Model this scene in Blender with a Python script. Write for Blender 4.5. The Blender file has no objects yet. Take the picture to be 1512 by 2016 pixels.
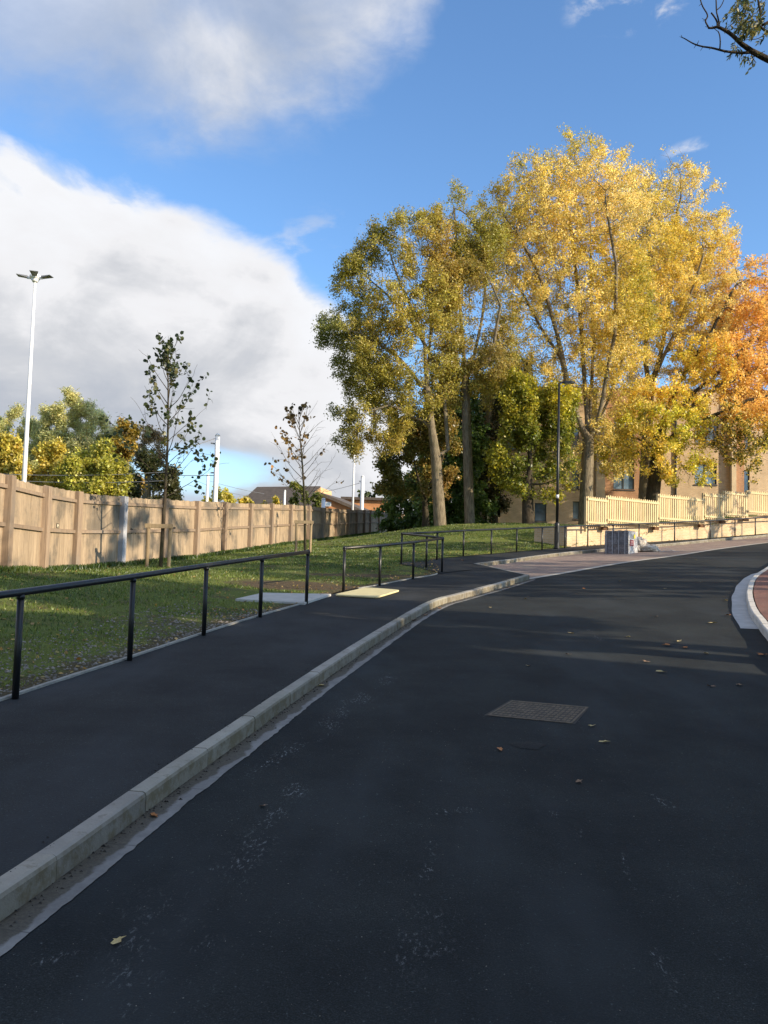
import bpy, math, random
import numpy as np
from mathutils import Vector, Matrix, noise as mnoise

random.seed(7); RNG = np.random.default_rng(7)
scene = bpy.context.scene
COL = scene.collection
R = math.radians

# ------------------------------------------------------------------ camera
F = 1650.0; W0, H0 = 1512.0, 2016.0
PITCH, ROLL = R(3.6), R(1.6)
CAM = np.array([0.0, 0.0, 1.65])
_f = np.array([0, math.cos(PITCH), math.sin(PITCH)])
_u0 = np.array([0, -math.sin(PITCH), math.cos(PITCH)])
_r0 = np.array([1.0, 0, 0])
_r = math.cos(ROLL)*_r0 + math.sin(ROLL)*_u0
_u = math.cos(ROLL)*_u0 - math.sin(ROLL)*_r0
cam = bpy.data.cameras.new("camera"); camo = bpy.data.objects.new("camera", cam); COL.objects.link(camo)
cam.sensor_fit = 'VERTICAL'; cam.sensor_height = 36; cam.lens = 36*F/H0
cam.clip_start = 0.05; cam.clip_end = 3000
M4 = Matrix(((_r[0], _u[0], -_f[0], CAM[0]), (_r[1], _u[1], -_f[1], CAM[1]), (_r[2], _u[2], -_f[2], CAM[2]), (0, 0, 0, 1)))
camo.matrix_world = M4
scene.camera = camo
scene.render.resolution_x = 768; scene.render.resolution_y = 1024
scene.view_settings.view_transform = 'Standard'; scene.view_settings.look = 'None'
scene.view_settings.exposure = 0.62; scene.view_settings.gamma = 1
scene.cycles.max_bounces = 8; scene.cycles.transparent_max_bounces = 8

def ray(px, py):
    d = _f + _r*((px-W0/2)/F) - _u*((py-H0/2)/F)
    return d
def at(px, py, d):
    return CAM + ray(px, py)*d
def azel(px, py):
    d = ray(px, py); d = d/np.linalg.norm(d)
    return math.atan2(d[0], d[1]), math.asin(d[2])

# ------------------------------------------------------------------ sun and sky
SUN_EL, SUN_AZ = R(21), R(117.5)          # azimuth clockwise from +Y
sd = Vector((math.sin(SUN_AZ)*math.cos(SUN_EL), math.cos(SUN_AZ)*math.cos(SUN_EL), math.sin(SUN_EL)))
sl = bpy.data.lights.new("sun", 'SUN'); sl.energy = 5.0; sl.angle = R(0.53); sl.color = (1.0, 0.83, 0.60)
so = bpy.data.objects.new("sun", sl); COL.objects.link(so); so.location = (30, -15, 30)
so.rotation_euler = sd.to_track_quat('Z', 'Y').to_euler()

class NT:
    def __init__(s, nt): s.nt = nt; s.n = nt.nodes; s.l = nt.links
    def node(s, t, **kw):
        x = s.n.new(t)
        for k, v in kw.items(): setattr(x, k, v)
        return x
    def _in(s, sock, v):
        if hasattr(v, 'is_linked') or isinstance(v, bpy.types.NodeSocket): s.l.new(v, sock)
        elif v is not None:
            if sock.type == 'RGBA' and not isinstance(v, (int, float)) and len(v) == 3: v = (*v, 1)
            sock.default_value = v
    def math(s, op, a, b=None, c=None, clamp=False):
        x = s.node('ShaderNodeMath', operation=op, use_clamp=clamp)
        s._in(x.inputs[0], a)
        if b is not None: s._in(x.inputs[1], b)
        if c is not None: s._in(x.inputs[2], c)
        return x.outputs[0]
    def vmath(s, op, a, b=None):
        x = s.node('ShaderNodeVectorMath', operation=op)
        s._in(x.inputs[0], a)
        if b is not None: s._in(x.inputs[1], b)
        return x.outputs[0]
    def noise(s, vec, scale, detail=4, rough=0.55, dist=0.0):
        x = s.node('ShaderNodeTexNoise')
        if vec is not None: s.l.new(vec, x.inputs['Vector'])
        x.inputs['Scale'].default_value = scale; x.inputs['Detail'].default_value = detail
        x.inputs['Roughness'].default_value = rough; x.inputs['Distortion'].default_value = dist
        return x.outputs['Fac']
    def ramp(s, fac, stops, interp='LINEAR'):
        x = s.node('ShaderNodeValToRGB'); s.l.new(fac, x.inputs[0]); cr = x.color_ramp; cr.interpolation = interp
        while len(cr.elements) < len(stops): cr.elements.new(0.5)
        for e, (p, c) in zip(cr.elements, stops):
            e.position = p; e.color = (c, c, c, 1) if isinstance(c, (int, float)) else (*c, 1)
        return x.outputs[0]
    def smooth(s, v, a, b):
        x = s.node('ShaderNodeMapRange', interpolation_type='SMOOTHSTEP')
        s._in(x.inputs[0], v); x.inputs[1].default_value = a; x.inputs[2].default_value = b
        return x.outputs[0]
    def mix(s, fac, a, b, blend='MIX'):
        x = s.node('ShaderNodeMix', data_type='RGBA', blend_type=blend)
        s._in(x.inputs[0], fac); s._in(x.inputs[6], a); s._in(x.inputs[7], b)
        return x.outputs[2]
    def mapping(s, vec, scale=(1, 1, 1), rot=(0, 0, 0), loc=(0, 0, 0)):
        x = s.node('ShaderNodeMapping'); s.l.new(vec, x.inputs[0])
        x.inputs['Scale'].default_value = scale; x.inputs['Rotation'].default_value = rot; x.inputs['Location'].default_value = loc
        return x.outputs[0]
    def curve(s, fac, pts):
        x = s.node('ShaderNodeFloatCurve'); s._in(x.inputs[1], fac)
        c = x.mapping.curves[0]
        while len(c.points) < len(pts): c.points.new(0.5, 0.5)
        for p, (a, b) in zip(c.points, sorted(pts)): p.location = (a, b); p.handle_type = 'AUTO_CLAMPED'
        x.mapping.update()
        return x.outputs[0]

world = bpy.data.worlds.new("World"); scene.world = world; world.use_nodes = True
wt = NT(world.node_tree)
for n in list(wt.n): wt.n.remove(n)
sky = wt.node('ShaderNodeTexSky', sky_type='NISHITA', sun_disc=False, sun_elevation=SUN_EL, sun_rotation=SUN_AZ)
sky.air_density = 1.0; sky.dust_density = 0.3; sky.ozone_density = 2.2
tc = wt.node('ShaderNodeTexCoord').outputs['Generated']
sep = wt.node('ShaderNodeSeparateXYZ'); wt.l.new(tc, sep.inputs[0])
az = wt.math('ARCTAN2', sep.outputs[0], sep.outputs[1])
el = wt.math('ARCSINE', sep.outputs[2])
AZ0, AZ1, EL1 = -0.9, 0.9, 0.9
azn = wt.math('DIVIDE', wt.math('SUBTRACT', az, AZ0), AZ1-AZ0, clamp=True)
def cpts(pl):
    out = []
    for px, py in pl:
        a, e = azel(px, py); out.append(((a-AZ0)/(AZ1-AZ0), max(0, e)/EL1))
    return out
warp = wt.vmath('ADD', tc, wt.vmath('SCALE', tc)) if False else tc
dm = wt.mapping(tc, scale=(1, 1, 1.5))
n_big = wt.noise(dm, 3.0, 8, 0.6, 0.3)
n_mid = wt.noise(dm, 6.0, 9, 0.55, 0.5)
n_fine = wt.noise(wt.mapping(tc, scale=(1, 1, 2.0), loc=(3, 1, 0)), 14.0, 9, 0.6, 0.4)
# lower bank of cloud
eB = cpts([(-700, 120), (-300, 200), (0, 268), (150, 335), (300, 388), (430, 440), (540, 500), (640, 568), (700, 630), (770, 720), (870, 850), (1200, 1050), (2200, 1080)])
edgeB = wt.math('MULTIPLY', wt.curve(azn, eB), EL1)
wobB = wt.math('ADD', wt.math('MULTIPLY', wt.math('SUBTRACT', n_mid, 0.5), 0.10), wt.math('MULTIPLY', wt.math('SUBTRACT', n_fine, 0.5), 0.035))
dB = wt.math('ADD', wt.math('SUBTRACT', edgeB, el), wobB)          # radians below the edge
mB = wt.smooth(dB, -0.010, 0.026)
# upper cloud
eA = cpts([(-700, 330), (-300, 280), (0, 215), (150, 250), (300, 275), (430, 300), (560, 275), (680, 215), (780, 120), (850, 30), (900, -120), (980, -500), (1300, -900), (2200, -1000)])
edgeA = wt.math('MULTIPLY', wt.curve(azn, eA), EL1)
wobA = wt.math('ADD', wt.math('MULTIPLY', wt.math('SUBTRACT', n_big, 0.5), 0.16), wt.math('MULTIPLY', wt.math('SUBTRACT', n_fine, 0.5), 0.09))
dA = wt.math('ADD', wt.math('SUBTRACT', el, edgeA), wobA)
mA0 = wt.smooth(dA, -0.03, 0.085)
thin = wt.math('MULTIPLY_ADD', wt.smooth(az, -0.5, -0.12), 0.4, 0.58)
thin = wt.math('MULTIPLY', thin, wt.math('MULTIPLY_ADD', wt.smooth(n_mid, 0.35, 0.62), 0.35, 0.7), clamp=True)
mA = wt.math('MULTIPLY', mA0, thin)
# small wisps elsewhere
a1, e1 = azel(1385, 300); a2, e2 = azel(1240, 10); a3, e3 = azel(645, 500)
def blob(a, e, ra, re):
    q = wt.math('ADD', wt.math('POWER', wt.math('DIVIDE', wt.math('SUBTRACT', az, a), ra), 2), wt.math('POWER', wt.math('DIVIDE', wt.math('SUBTRACT', el, e), re), 2))
    return wt.math('SUBTRACT', 1.0, wt.smooth(q, 0.0, 1.0))
wn = wt.smooth(n_fine, 0.48, 0.72)
wis = wt.math('MULTIPLY', wt.math('ADD', wt.math('ADD', blob(a1, e1, .05, .018), wt.math('MULTIPLY', blob(a2, e2, .09, .03), 1.3)), wt.math('MULTIPLY', blob(a3, e3, .11, .06), .5)), wn, clamp=True)
cov = wt.math('MAXIMUM', wt.math('MAXIMUM', mA, mB), wis, clamp=True)
# blue gap low in the bank
a4, e4 = azel(400, 925)
gap = wt.math('MULTIPLY', blob(a4, e4, .12, .035), wt.smooth(n_mid, .42, .55))
cov = wt.math('MULTIPLY', cov, wt.math('SUBTRACT', 1.0, wt.math('MULTIPLY', gap, .75)))
# cloud colour: lit rim, grey body
nb = wt.math('ADD', dB, wt.math('ADD', wt.math('MULTIPLY', wt.math('SUBTRACT', n_big, 0.5), 0.26), wt.math('ADD', wt.math('MULTIPLY', wt.math('SUBTRACT', n_mid, 0.5), 0.30), wt.math('MULTIPLY', wt.math('SUBTRACT', n_fine, 0.5), 0.10))))
colB = wt.ramp(wt.math('DIVIDE', nb, 0.45, clamp=True), [(0.0, (.66, .71, .80)), (0.06, (.80, .81, .84)), (0.25, (.76, .76, .78)), (0.42, (.56, .575, .61)), (0.60, (.44, .47, .53)), (0.80, (.47, .53, .61)), (1.0, (.52, .62, .75))])
nA = wt.math('ADD', wt.math('MULTIPLY', n_big, .75), wt.math('MULTIPLY', n_mid, .25))
nA = wt.math('ADD', nA, wt.math('MULTIPLY', az, .35))
colA = wt.ramp(nA, [(0.22, (.32, .37, .46)), (0.42, (.50, .54, .62)), (0.56, (.74, .75, .79))])
ccol = wt.mix(wt.math('GREATER_THAN', mB, 0.02), colA, colB)
bg1 = wt.node('ShaderNodeBackground'); skc = wt.mix(1.0, sky.outputs[0], (1.02, 1.27, 1.50), 'MULTIPLY'); wt.l.new(skc, bg1.inputs[0]); bg1.inputs[1].default_value = 0.115
bg2 = wt.node('ShaderNodeBackground'); wt.l.new(ccol, bg2.inputs[0]); bg2.inputs[1].default_value = 0.76
ms = wt.node('ShaderNodeMixShader'); wt.l.new(cov, ms.inputs[0]); wt.l.new(bg1.outputs[0], ms.inputs[1]); wt.l.new(bg2.outputs[0], ms.inputs[2])
wo = wt.node('ShaderNodeOutputWorld'); wt.l.new(ms.outputs[0], wo.inputs[0])

# ------------------------------------------------------------------ object helpers
def tag(o, label=None, cat=None, group=None, kind=None):
    if label: o['label'] = label
    if cat: o['category'] = cat
    if group: o['group'] = group
    if kind: o['kind'] = kind
    return o
def empty(name, loc, rz=0):
    o = bpy.data.objects.new(name, None); COL.objects.link(o); o.location = tuple(float(c) for c in loc); o.rotation_euler = (0, 0, rz)
    o.empty_display_size = 0.3
    return o
class MB:
    """collects faces in world (or local) coordinates, builds one mesh object"""
    def __init__(s): s.v = []; s.f = []; s.c = []; s.uv = []
    def add(s, vs, fs, col=None):
        b = len(s.v); s.v.extend([tuple(map(float, v)) for v in vs]); s.f.extend([tuple(i+b for i in f) for f in fs])
        if col is not None: s.c.extend([col]*len(vs))
        return s
    def box(s, lo, hi, col=None):
        x0, y0, z0 = lo; x1, y1, z1 = hi
        return s.add([(x0,y0,z0),(x1,y0,z0),(x1,y1,z0),(x0,y1,z0),(x0,y0,z1),(x1,y0,z1),(x1,y1,z1),(x0,y1,z1)],
              [(0,3,2,1),(4,5,6,7),(0,1,5,4),(1,2,6,5),(2,3,7,6),(3,0,4,7)], col)
    def obox(s, o, ax, ay, az_, lo, hi, col=None):
        o = np.array(o, float); ax = np.array(ax, float); ay = np.array(ay, float); az_ = np.array(az_, float)
        P = []
        for z in (lo[2], hi[2]):
            for (x, y) in ((lo[0], lo[1]), (hi[0], lo[1]), (hi[0], hi[1]), (lo[0], hi[1])):
                P.append(o+ax*x+ay*y+az_*z)
        return s.add(P, [(0,3,2,1),(4,5,6,7),(0,1,5,4),(1,2,6,5),(2,3,7,6),(3,0,4,7)], col)
    def tube(s, pts, rad, n=8, cap=True, col=None):
        pts = [np.array(p, float) for p in pts]
        if not hasattr(rad, '__len__'): rad = [rad]*len(pts)
        V = []; Fc = []
        up = np.array([0.31, 0.17, 0.93])
        for i, p in enumerate(pts):
            t = pts[min(i+1, len(pts)-1)] - pts[max(i-1, 0)]; t = t/(np.linalg.norm(t)+1e-9)
            if i == 0:
                a = np.cross(t, up if abs(t[2]) < .9 else np.array([1., 0, 0])); a /= np.linalg.norm(a)
            else:
                a = a - t*np.dot(a, t); a /= (np.linalg.norm(a)+1e-9)
            b = np.cross(t, a)
            for k in range(n):
                an = 2*math.pi*k/n
                V.append(p + (a*math.cos(an)+b*math.sin(an))*rad[i])
        for i in range(len(pts)-1):
            for k in range(n):
                k2 = (k+1) % n
                Fc.append((i*n+k, i*n+k2, (i+1)*n+k2, (i+1)*n+k))
        if cap:
            Fc.append(tuple(range(n-1, -1, -1))); Fc.append(tuple((len(pts)-1)*n+k for k in range(n)))
        return s.add(V, Fc, col)
    def sphere(s, c, r, n=10, m=6, sc=(1, 1, 1), col=None):
        V = []; Fc = []
        for j in range(m+1):
            th = math.pi*j/m
            for k in range(n):
                V.append((c[0]+r*sc[0]*math.sin(th)*math.cos(2*math.pi*k/n), c[1]+r*sc[1]*math.sin(th)*math.sin(2*math.pi*k/n), c[2]+r*sc[2]*math.cos(th)))
        for j in range(m):
            for k in range(n):
                Fc.append((j*n+k, (j+1)*n+k, (j+1)*n+(k+1) % n, j*n+(k+1) % n))
        return s.add(V, Fc, col)
    def build(s, name, mat, parent=None, smooth=False, bevel=0):
        off = np.array(parent_world(parent)) if parent is not None else np.zeros(3)
        me = bpy.data.meshes.new(name)
        me.from_pydata([tuple(np.array(v)-off) for v in s.v], [], s.f)
        if s.c and len(s.c) == len(s.v):
            ca = me.color_attributes.new('Col', 'FLOAT_COLOR', 'POINT')
            arr = np.ones((len(s.v), 4), np.float32); arr[:, :3] = np.array(s.c); ca.data.foreach_set('color', arr.ravel())
        if s.uv:
            uvl = me.uv_layers.new(name='UVMap'); li = np.zeros(len(me.loops), np.int32); me.loops.foreach_get('vertex_index', li)
            uvl.data.foreach_set('uv', np.array(s.uv, np.float32)[li].ravel())
        me.materials.append(mat)
        if smooth: me.polygons.foreach_set('use_smooth', [True]*len(me.polygons))
        o = bpy.data.objects.new(name, me); COL.objects.link(o)
        if parent is not None: o.parent = parent
        if bevel:
            bm = o.modifiers.new('bevel', 'BEVEL'); bm.width = bevel; bm.segments = 2; bm.limit_method = 'ANGLE'
        return o
def parent_world(p):
    v = np.array(p.location)
    if p.parent is not None: v = v + parent_world(p.parent)
    return v

# ------------------------------------------------------------------ material helpers
def mat(name, build):
    m = bpy.data.materials.new(name); m.use_nodes = True
    t = NT(m.node_tree)
    for n in list(t.n): t.n.remove(n)
    p = t.node('ShaderNodeBsdfPrincipled'); out = t.node('ShaderNodeOutputMaterial'); t.l.new(p.outputs[0], out.inputs[0])
    build(t, p, out)
    return m
def setp(t, p, **kw):
    names = {'col': 'Base Color', 'rough': 'Roughness', 'metal': 'Metallic', 'spec': 'Specular IOR Level', 'normal': 'Normal', 'coat': 'Coat Weight'}
    for k, v in kw.items(): t._in(p.inputs[names[k]], v)
def bump(t, h, strength=0.3, dist=0.02):
    b = t.node('ShaderNodeBump'); b.inputs['Strength'].default_value = strength; b.inputs['Distance'].default_value = dist
    t.l.new(h, b.inputs['Height']); return b.outputs[0]
def pos(t): return t.node('ShaderNodeNewGeometry').outputs['Position']
def vcol(t): return t.node('ShaderNodeVertexColor', layer_name='Col').outputs[0]
def uvn(t): return t.node('ShaderNodeUVMap').outputs[0]
def simple(name, col, rough=0.6, var=0.15, scale=8, bs=0.1, metal=0, spec=0.5):
    def b(t, p, o):
        n = t.noise(pos(t), scale, 5)
        c2 = tuple(c*(1-var) for c in col); c3 = tuple(min(1, c*(1+var)) for c in col)
        setp(t, p, col=t.ramp(n, [(0.3, c2), (0.7, c3)]), rough=rough, metal=metal, spec=spec)
        if bs: t.l.new(bump(t, t.noise(pos(t), scale*4, 4), bs, 0.01), p.inputs['Normal'])
    return mat(name, b)
# ------------------------------------------------------------------ terrain: heights fitted to surveyed points
def tps_fit(P, lam=0.02):
    P = np.array(P, float); X = P[:, :2]; z = P[:, 2]; n = len(P)
    r2 = ((X[:, None]-X[None])**2).sum(-1); K = np.where(r2 > 0, 0.5*r2*np.log(r2+1e-12), 0)
    A = np.zeros((n+3, n+3)); A[:n, :n] = K + lam*n*np.eye(n); A[:n, n] = 1; A[:n, n+1:] = X; A[n, :n] = 1; A[n+1:, :n] = X.T
    w = np.linalg.solve(A, np.concatenate([z, np.zeros(3)]))
    def f(x, y):
        x = np.clip(np.asarray(x, float), -60, 60); y = np.clip(np.asarray(y, float), -8, 90); sh = x.shape
        Q = np.stack([x.ravel(), y.ravel()], 1); r = ((Q[:, None]-X[None])**2).sum(-1)
        Kq = np.where(r > 0, 0.5*r*np.log(r+1e-12), 0)
        o = Kq@w[:n] + w[n] + Q@w[n+1:]
        return o.reshape(sh) if sh else float(o[0])
    return f
KH = 0.12
RAIL_H = 0.90
railA_px = [(30, 1375, 6.9), (255, 1300, 8.75), (401, 1250, 10.5), (512, 1215, 12.3), (603, 1188, 14.1)]
railB_px = [(676, 1166, 16.6), (747, 1153, 18.2), (813, 1140, 19.8), (870, 1127, 21.3)]
railC_px = [(839, 1119, 22.6), (790, 1110, 24.0)]
railD_px = [(860, 1103, 26.0), (912, 1096, 27.8), (967, 1091, 29.4), (1017, 1087, 30.9), (1067, 1082.5, 32.3), (1112, 1079, 33.5), (1157, 1076, 34.7),
            (1207, 1073, 35.8), (1258, 1070, 36.9), (1328, 1066, 38.3), (1398, 1061, 39.6), (1447, 1057.5, 40.5), (1487, 1054.5, 41.2), (1560, 1049, 42.5)]
def W(l): return [at(*p) for p in l]
road_c = [(p[0], p[1], p[2]-KH) for p in W(railA_px+railB_px+railC_px+railD_px)]
road_c += [(-4, -6, -.25), (0, -6, -.28), (5, -6, -.25), (0, 0, 0), (-3, 0, 0.02), (5, 0, 0), (2, 5, .24)]
road_c += [tuple(at(1215, 1090, 31)), tuple(at(1512, 1070, 36)), tuple(at(1450, 1180, 15)), tuple(at(1512, 1118, 22.5))]
road_c += [(30, 15, 1.6), (35, 45, 4.2), (-15, 10, .6)]
zroad = tps_fit(road_c, 0.05)
fence_px = [(-72, 1128, 15.4), (4, 1127, 17.3), (79, 1126, 19.4), (143, 1121, 21.7), (234, 1114, 24.1), (317, 1105, 26.7), (382, 1098, 29.4), (437, 1090.5, 32.2), (488, 1083, 35.2), (530, 1076, 38.2),
            (568, 1071.5, 41.3), (604, 1067.5, 44.8), (632, 1064, 48.5), (659, 1060.5, 52.5), (683, 1057, 57), (700, 1055, 61), (715, 1053, 65), (727, 1051, 69), (744, 1049, 73), (764, 1047, 77), (785, 1046, 81), (806, 1045, 85)]
FENCE = W(fence_px)
TREEB = {'T1': (867, 1034, 43), 'T2': (925, 1032, 44), 'T4': (1040, 1031, 42.5), 'T5': (1152, 1036, 46.5), 'T6': (1266, 1030, 51), 'T7': (1280, 1022, 48)}
grass_c = [tuple(p) for p in FENCE] + [tuple(p) for p in W(railA_px+railB_px+railD_px[:6])]
grass_c += [tuple(at(*v)) for v in TREEB.values()] + [tuple(at(950, 1031, 60)), tuple(at(1120, 1031, 57)), tuple(at(1400, 1015, 50)), (30, 60, 6.2), (-5, -6, -.15), (-30, 10, 1.0), (-30, 60, 3.6), (0, 90, 6), (40, 85, 8)]
grass_c += [tuple(at(320, 1117, 22)), tuple(at(600, 1088, 31))]
grass_c += [tuple(at(1000, 1046, 39)), tuple(at(1090, 1049, 38.5)), tuple(at(900, 1052, 38)), tuple(at(800, 1058, 40))]
zgr = tps_fit(grass_c, 0.01)

def hit(px, py, zf):
    r = ray(px, py); lo = 0.5; hi = None; t = 0.5; prev = 0.5
    while t < 150:
        p = CAM+r*t
        if p[2] < zf(p[0], p[1]):
            lo, hi = prev, t; break
        prev = t; t += 0.5 if t < 40 else 1.5
    if hi is None: return CAM+r*80
    for _ in range(22):
        m = (lo+hi)/2; p = CAM+r*m
        if p[2] < zf(p[0], p[1]): hi = m
        else: lo = m
    return CAM+r*hi
def catmull(P, step):
    P = [np.array(p, float) for p in P]; out = []
    Q = [2*P[0]-P[1]]+P+[2*P[-1]-P[-2]]
    for i in range(1, len(Q)-2):
        n = max(2, int(np.linalg.norm(Q[i+1]-Q[i])/step)+1)
        for k in range(n):
            t = k/n
            out.append(0.5*((2*Q[i])+(-Q[i-1]+Q[i+1])*t+(2*Q[i-1]-5*Q[i]+4*Q[i+1]-Q[i+2])*t*t+(-Q[i-1]+3*Q[i]-3*Q[i+1]+Q[i+2])*t**3))
    out.append(P[-1]); return np.array(out)
def arclen(P): return np.concatenate([[0], np.cumsum(np.linalg.norm(np.diff(P[:, :2], axis=0), axis=1))])
def resample(P, step):
    s = arclen(P); n = max(2, int(s[-1]/step)+1); t = np.linspace(0, s[-1], n)
    return np.stack([np.interp(t, s, P[:, i]) for i in range(P.shape[1])], 1)
def normals2(P):
    T = np.gradient(P[:, :2], axis=0); T /= np.linalg.norm(T, axis=1)[:, None]+1e-9
    return np.stack([-T[:, 1], T[:, 0]], 1)           # left of travel

# key lines (plan)
kpx = [(0, 1817), (136, 1717), (352, 1551), (482, 1456), (563, 1395), (653, 1330), (758, 1257), (858, 1196), (906, 1181), (960, 1166), (1042, 1141)]
K1 = np.array([hit(a, b, zroad)[:2] for a, b in kpx])
d0 = (K1[0]-K1[1]); d0 /= np.linalg.norm(d0)
K1 = np.vstack([K1[0]+d0*6, K1[0]+d0*2.5, K1]); K1 = resample(catmull(K1, .3), .15)
k2px = [(938, 1117), (1010, 1108), (1080, 1098), (1150, 1090), (1230, 1083), (1320, 1075), (1400, 1067), (1470, 1061), (1560, 1053)]
zr_top = lambda x, y: zroad(x, y)+KH
K2 = np.array([hit(a, b, zroad)[:2] for a, b in k2px]); K2 = resample(catmull(K2, .4), .2)
Lpx = [(1042, 1141), (1130, 1126), (1240, 1107), (1330, 1095), (1420, 1081), (1512, 1069), (1600, 1061)]
L = np.array([hit(a, b, zroad)[:2] for a, b in Lpx]); L = resample(catmull(L, .4), .2)
E = W(railA_px+railB_px+railD_px)
E = [np.array([-4.9, -5.5, 0])]+[np.array([-3.75, 2.5, 0])]+[np.array(p) for p in E]
E = resample(catmull([e[:2] for e in E], .3), .2)
nE = normals2(E)
E = E + nE*0.07
print('K1', K1[0], K1[-1], 'K2', K2[0], K2[-1], 'L', L[-1], 'E', E[0], E[-1])

def strip(name, A, B, nc, zf, off, material, uvs=True, parent=None):
    """mesh between two equally long plan lines"""
    m = MB(); n = len(A)
    T = np.linspace(0, 1, nc+1)
    X = A[:, None, 0]*(1-T)+B[:, None, 0]*T; Y = A[:, None, 1]*(1-T)+B[:, None, 1]*T
    Z = zf(X, Y)+off
    m.v = [tuple(v) for v in np.stack([X.ravel(), Y.ravel(), Z.ravel()], 1)]
    s = arclen(A)
    if uvs: m.uv = [(s[i], T[j]) for i in range(n) for j in range(nc+1)]
    for i in range(n-1):
        for j in range(nc):
            a = i*(nc+1)+j; m.f.append((a, a+1, a+nc+2, a+nc+1))
    o = m.build(name, material, parent, smooth=True)
    me = o.data
    if me.polygons[0].normal.z < 0: me.flip_normals()
    return o

# ------------------------------------------------------------------ ground materials
def m_asphalt(name, base, blue, scuffs):
    def b(t, p, o):
        P = pos(t)
        fine = t.noise(P, 160, 3, .7); med = t.noise(P, 1.3, 5, .6); agg = t.noise(P, 70, 2, .6)
        vor = t.node('ShaderNodeTexVoronoi'); t.l.new(P, vor.inputs['Vector']); vor.inputs['Scale'].default_value = 105
        c = t.ramp(fine, [(0.30, tuple(x*.3 for x in base)), (0.5, base), (0.70, tuple(x*3.0 for x in base))])
        c = t.mix(t.smooth(agg, .64, .76), c, tuple(x*5 for x in base))
        c = t.mix(1.0, c, t.ramp(med, [(.32, (.62, .65, .70)), (.68, (1.42, 1.38, 1.32))]), 'MULTIPLY')
        big = t.noise(t.mapping(P, (1, .3, 1), (0, 0, .25)), .9, 4, .6)
        c = t.mix(t.math('MULTIPLY', t.smooth(big, .45, .72), .6), c, tuple(x*1.9 for x in blue))
        if scuffs:
            # tyre-scraped chalky marks: curved bands broken up by noise
            sp = t.node('ShaderNodeSeparateXYZ'); t.l.new(P, sp.inputs[0]); X, Y = sp.outputs[0], sp.outputs[1]
            wx = t.math('MULTIPLY', t.math('SUBTRACT', t.noise(P, 1.6, 3), .5), .22); wy = t.math('MULTIPLY', t.math('SUBTRACT', t.noise(t.mapping(P, loc=(9, 4, 0)), 1.6, 3), .5), .22)
            Xw, Yw = t.math('ADD', X, wx), t.math('ADD', Y, wy); tot = None
            for (pa, pb, wd, st) in (((220, 2000), (345, 1890), .05, .8), ((345, 1890), (520, 1650), .10, .55), ((40, 1895), (130, 1880), .05, .6), ((365, 1722), (425, 1708), .025, 1.), ((500, 1650), (580, 1545), .06, .8),
                                     ((470, 1530), (575, 1480), .04, .9), ((560, 1500), (760, 1335), .12, .6), ((845, 1655), (838, 1760), .03, .8), ((865, 1600), (925, 1595), .05, .9), ((1010, 1583), (1105, 1615), .05, 1.), ((1105, 1615), (1130, 1640), .04, .5),
                                     ((1222, 1680), (1262, 1775), .018, .9), ((1290, 1860), (1345, 1985), .03, .8), ((850, 1810), (830, 1900), .12, .5), ((1265, 1560), (1320, 1590), .05, .6), ((380, 1460), (470, 1440), .05, .7), ((250, 1960), (330, 1800), .22, .35), ((1160, 1240), (1190, 1270), .05, .7)):
                a = hit(*pa, zroad)[:2]; b_ = hit(*pb, zroad)[:2]; v = b_-a; L2 = float(v@v)
                px_, py_ = t.math('SUBTRACT', Xw, float(a[0])), t.math('SUBTRACT', Yw, float(a[1]))
                tt = t.math('ADD', t.math('MULTIPLY', px_, float(v[0]/L2)), t.math('MULTIPLY', py_, float(v[1]/L2)), clamp=True)
                dx_, dy_ = t.math('SUBTRACT', px_, t.math('MULTIPLY', tt, float(v[0]))), t.math('SUBTRACT', py_, t.math('MULTIPLY', tt, float(v[1])))
                dd = t.math('SQRT', t.math('ADD', t.math('MULTIPLY', dx_, dx_), t.math('MULTIPLY', dy_, dy_)))
                mk = t.math('MULTIPLY', t.math('SUBTRACT', 1.0, t.smooth(dd, wd*.2, wd*1.5)), st)
                tot = mk if tot is None else t.math('MAXIMUM', tot, mk)
            br = t.smooth(t.noise(t.mapping(P, (1, .4, 1), (0, 0, -.5)), 60, 4, .75), .54, .66)
            br2 = t.smooth(t.noise(P, 3.0, 4), .44, .56)
            msk = t.math('MULTIPLY', t.math('MULTIPLY', tot, br), br2, clamp=True)
            grit = t.math('MULTIPLY', t.math('MULTIPLY', t.smooth(t.noise(P, 42, 3, .7), .68, .72), 1.0), t.smooth(t.noise(P, 2.0, 3), .48, .6))
            msk = t.math('MAXIMUM', msk, t.math('MULTIPLY', grit, .35))
            c = t.mix(t.math('MULTIPLY', msk, .75), c, (.34, .36, .38))
        setp(t, p, col=c, rough=t.ramp(fine, [(.3, .78), (.7, .97)]), spec=.22)
        hgt = t.math('ADD', t.math('MULTIPLY', fine, .6), t.math('MULTIPLY', vor.outputs[0], .6))
        n1 = bump(t, hgt, .55, .004)
        b2 = t.node('ShaderNodeBump'); b2.inputs['Strength'].default_value = .25; b2.inputs['Distance'].default_value = .03
        t.l.new(t.noise(P, 2.2, 4), b2.inputs['Height']); t.l.new(n1, b2.inputs['Normal']); t.l.new(b2.outputs[0], p.inputs['Normal'])
    return mat(name, b)
M_ROAD = m_asphalt('road asphalt', (.0125, .0160, .0178), (.018, .0225, .026), True)
M_PATH = m_asphalt('path asphalt', (.0165, .0192, .0215), (.021, .0245, .0285), False)

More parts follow.
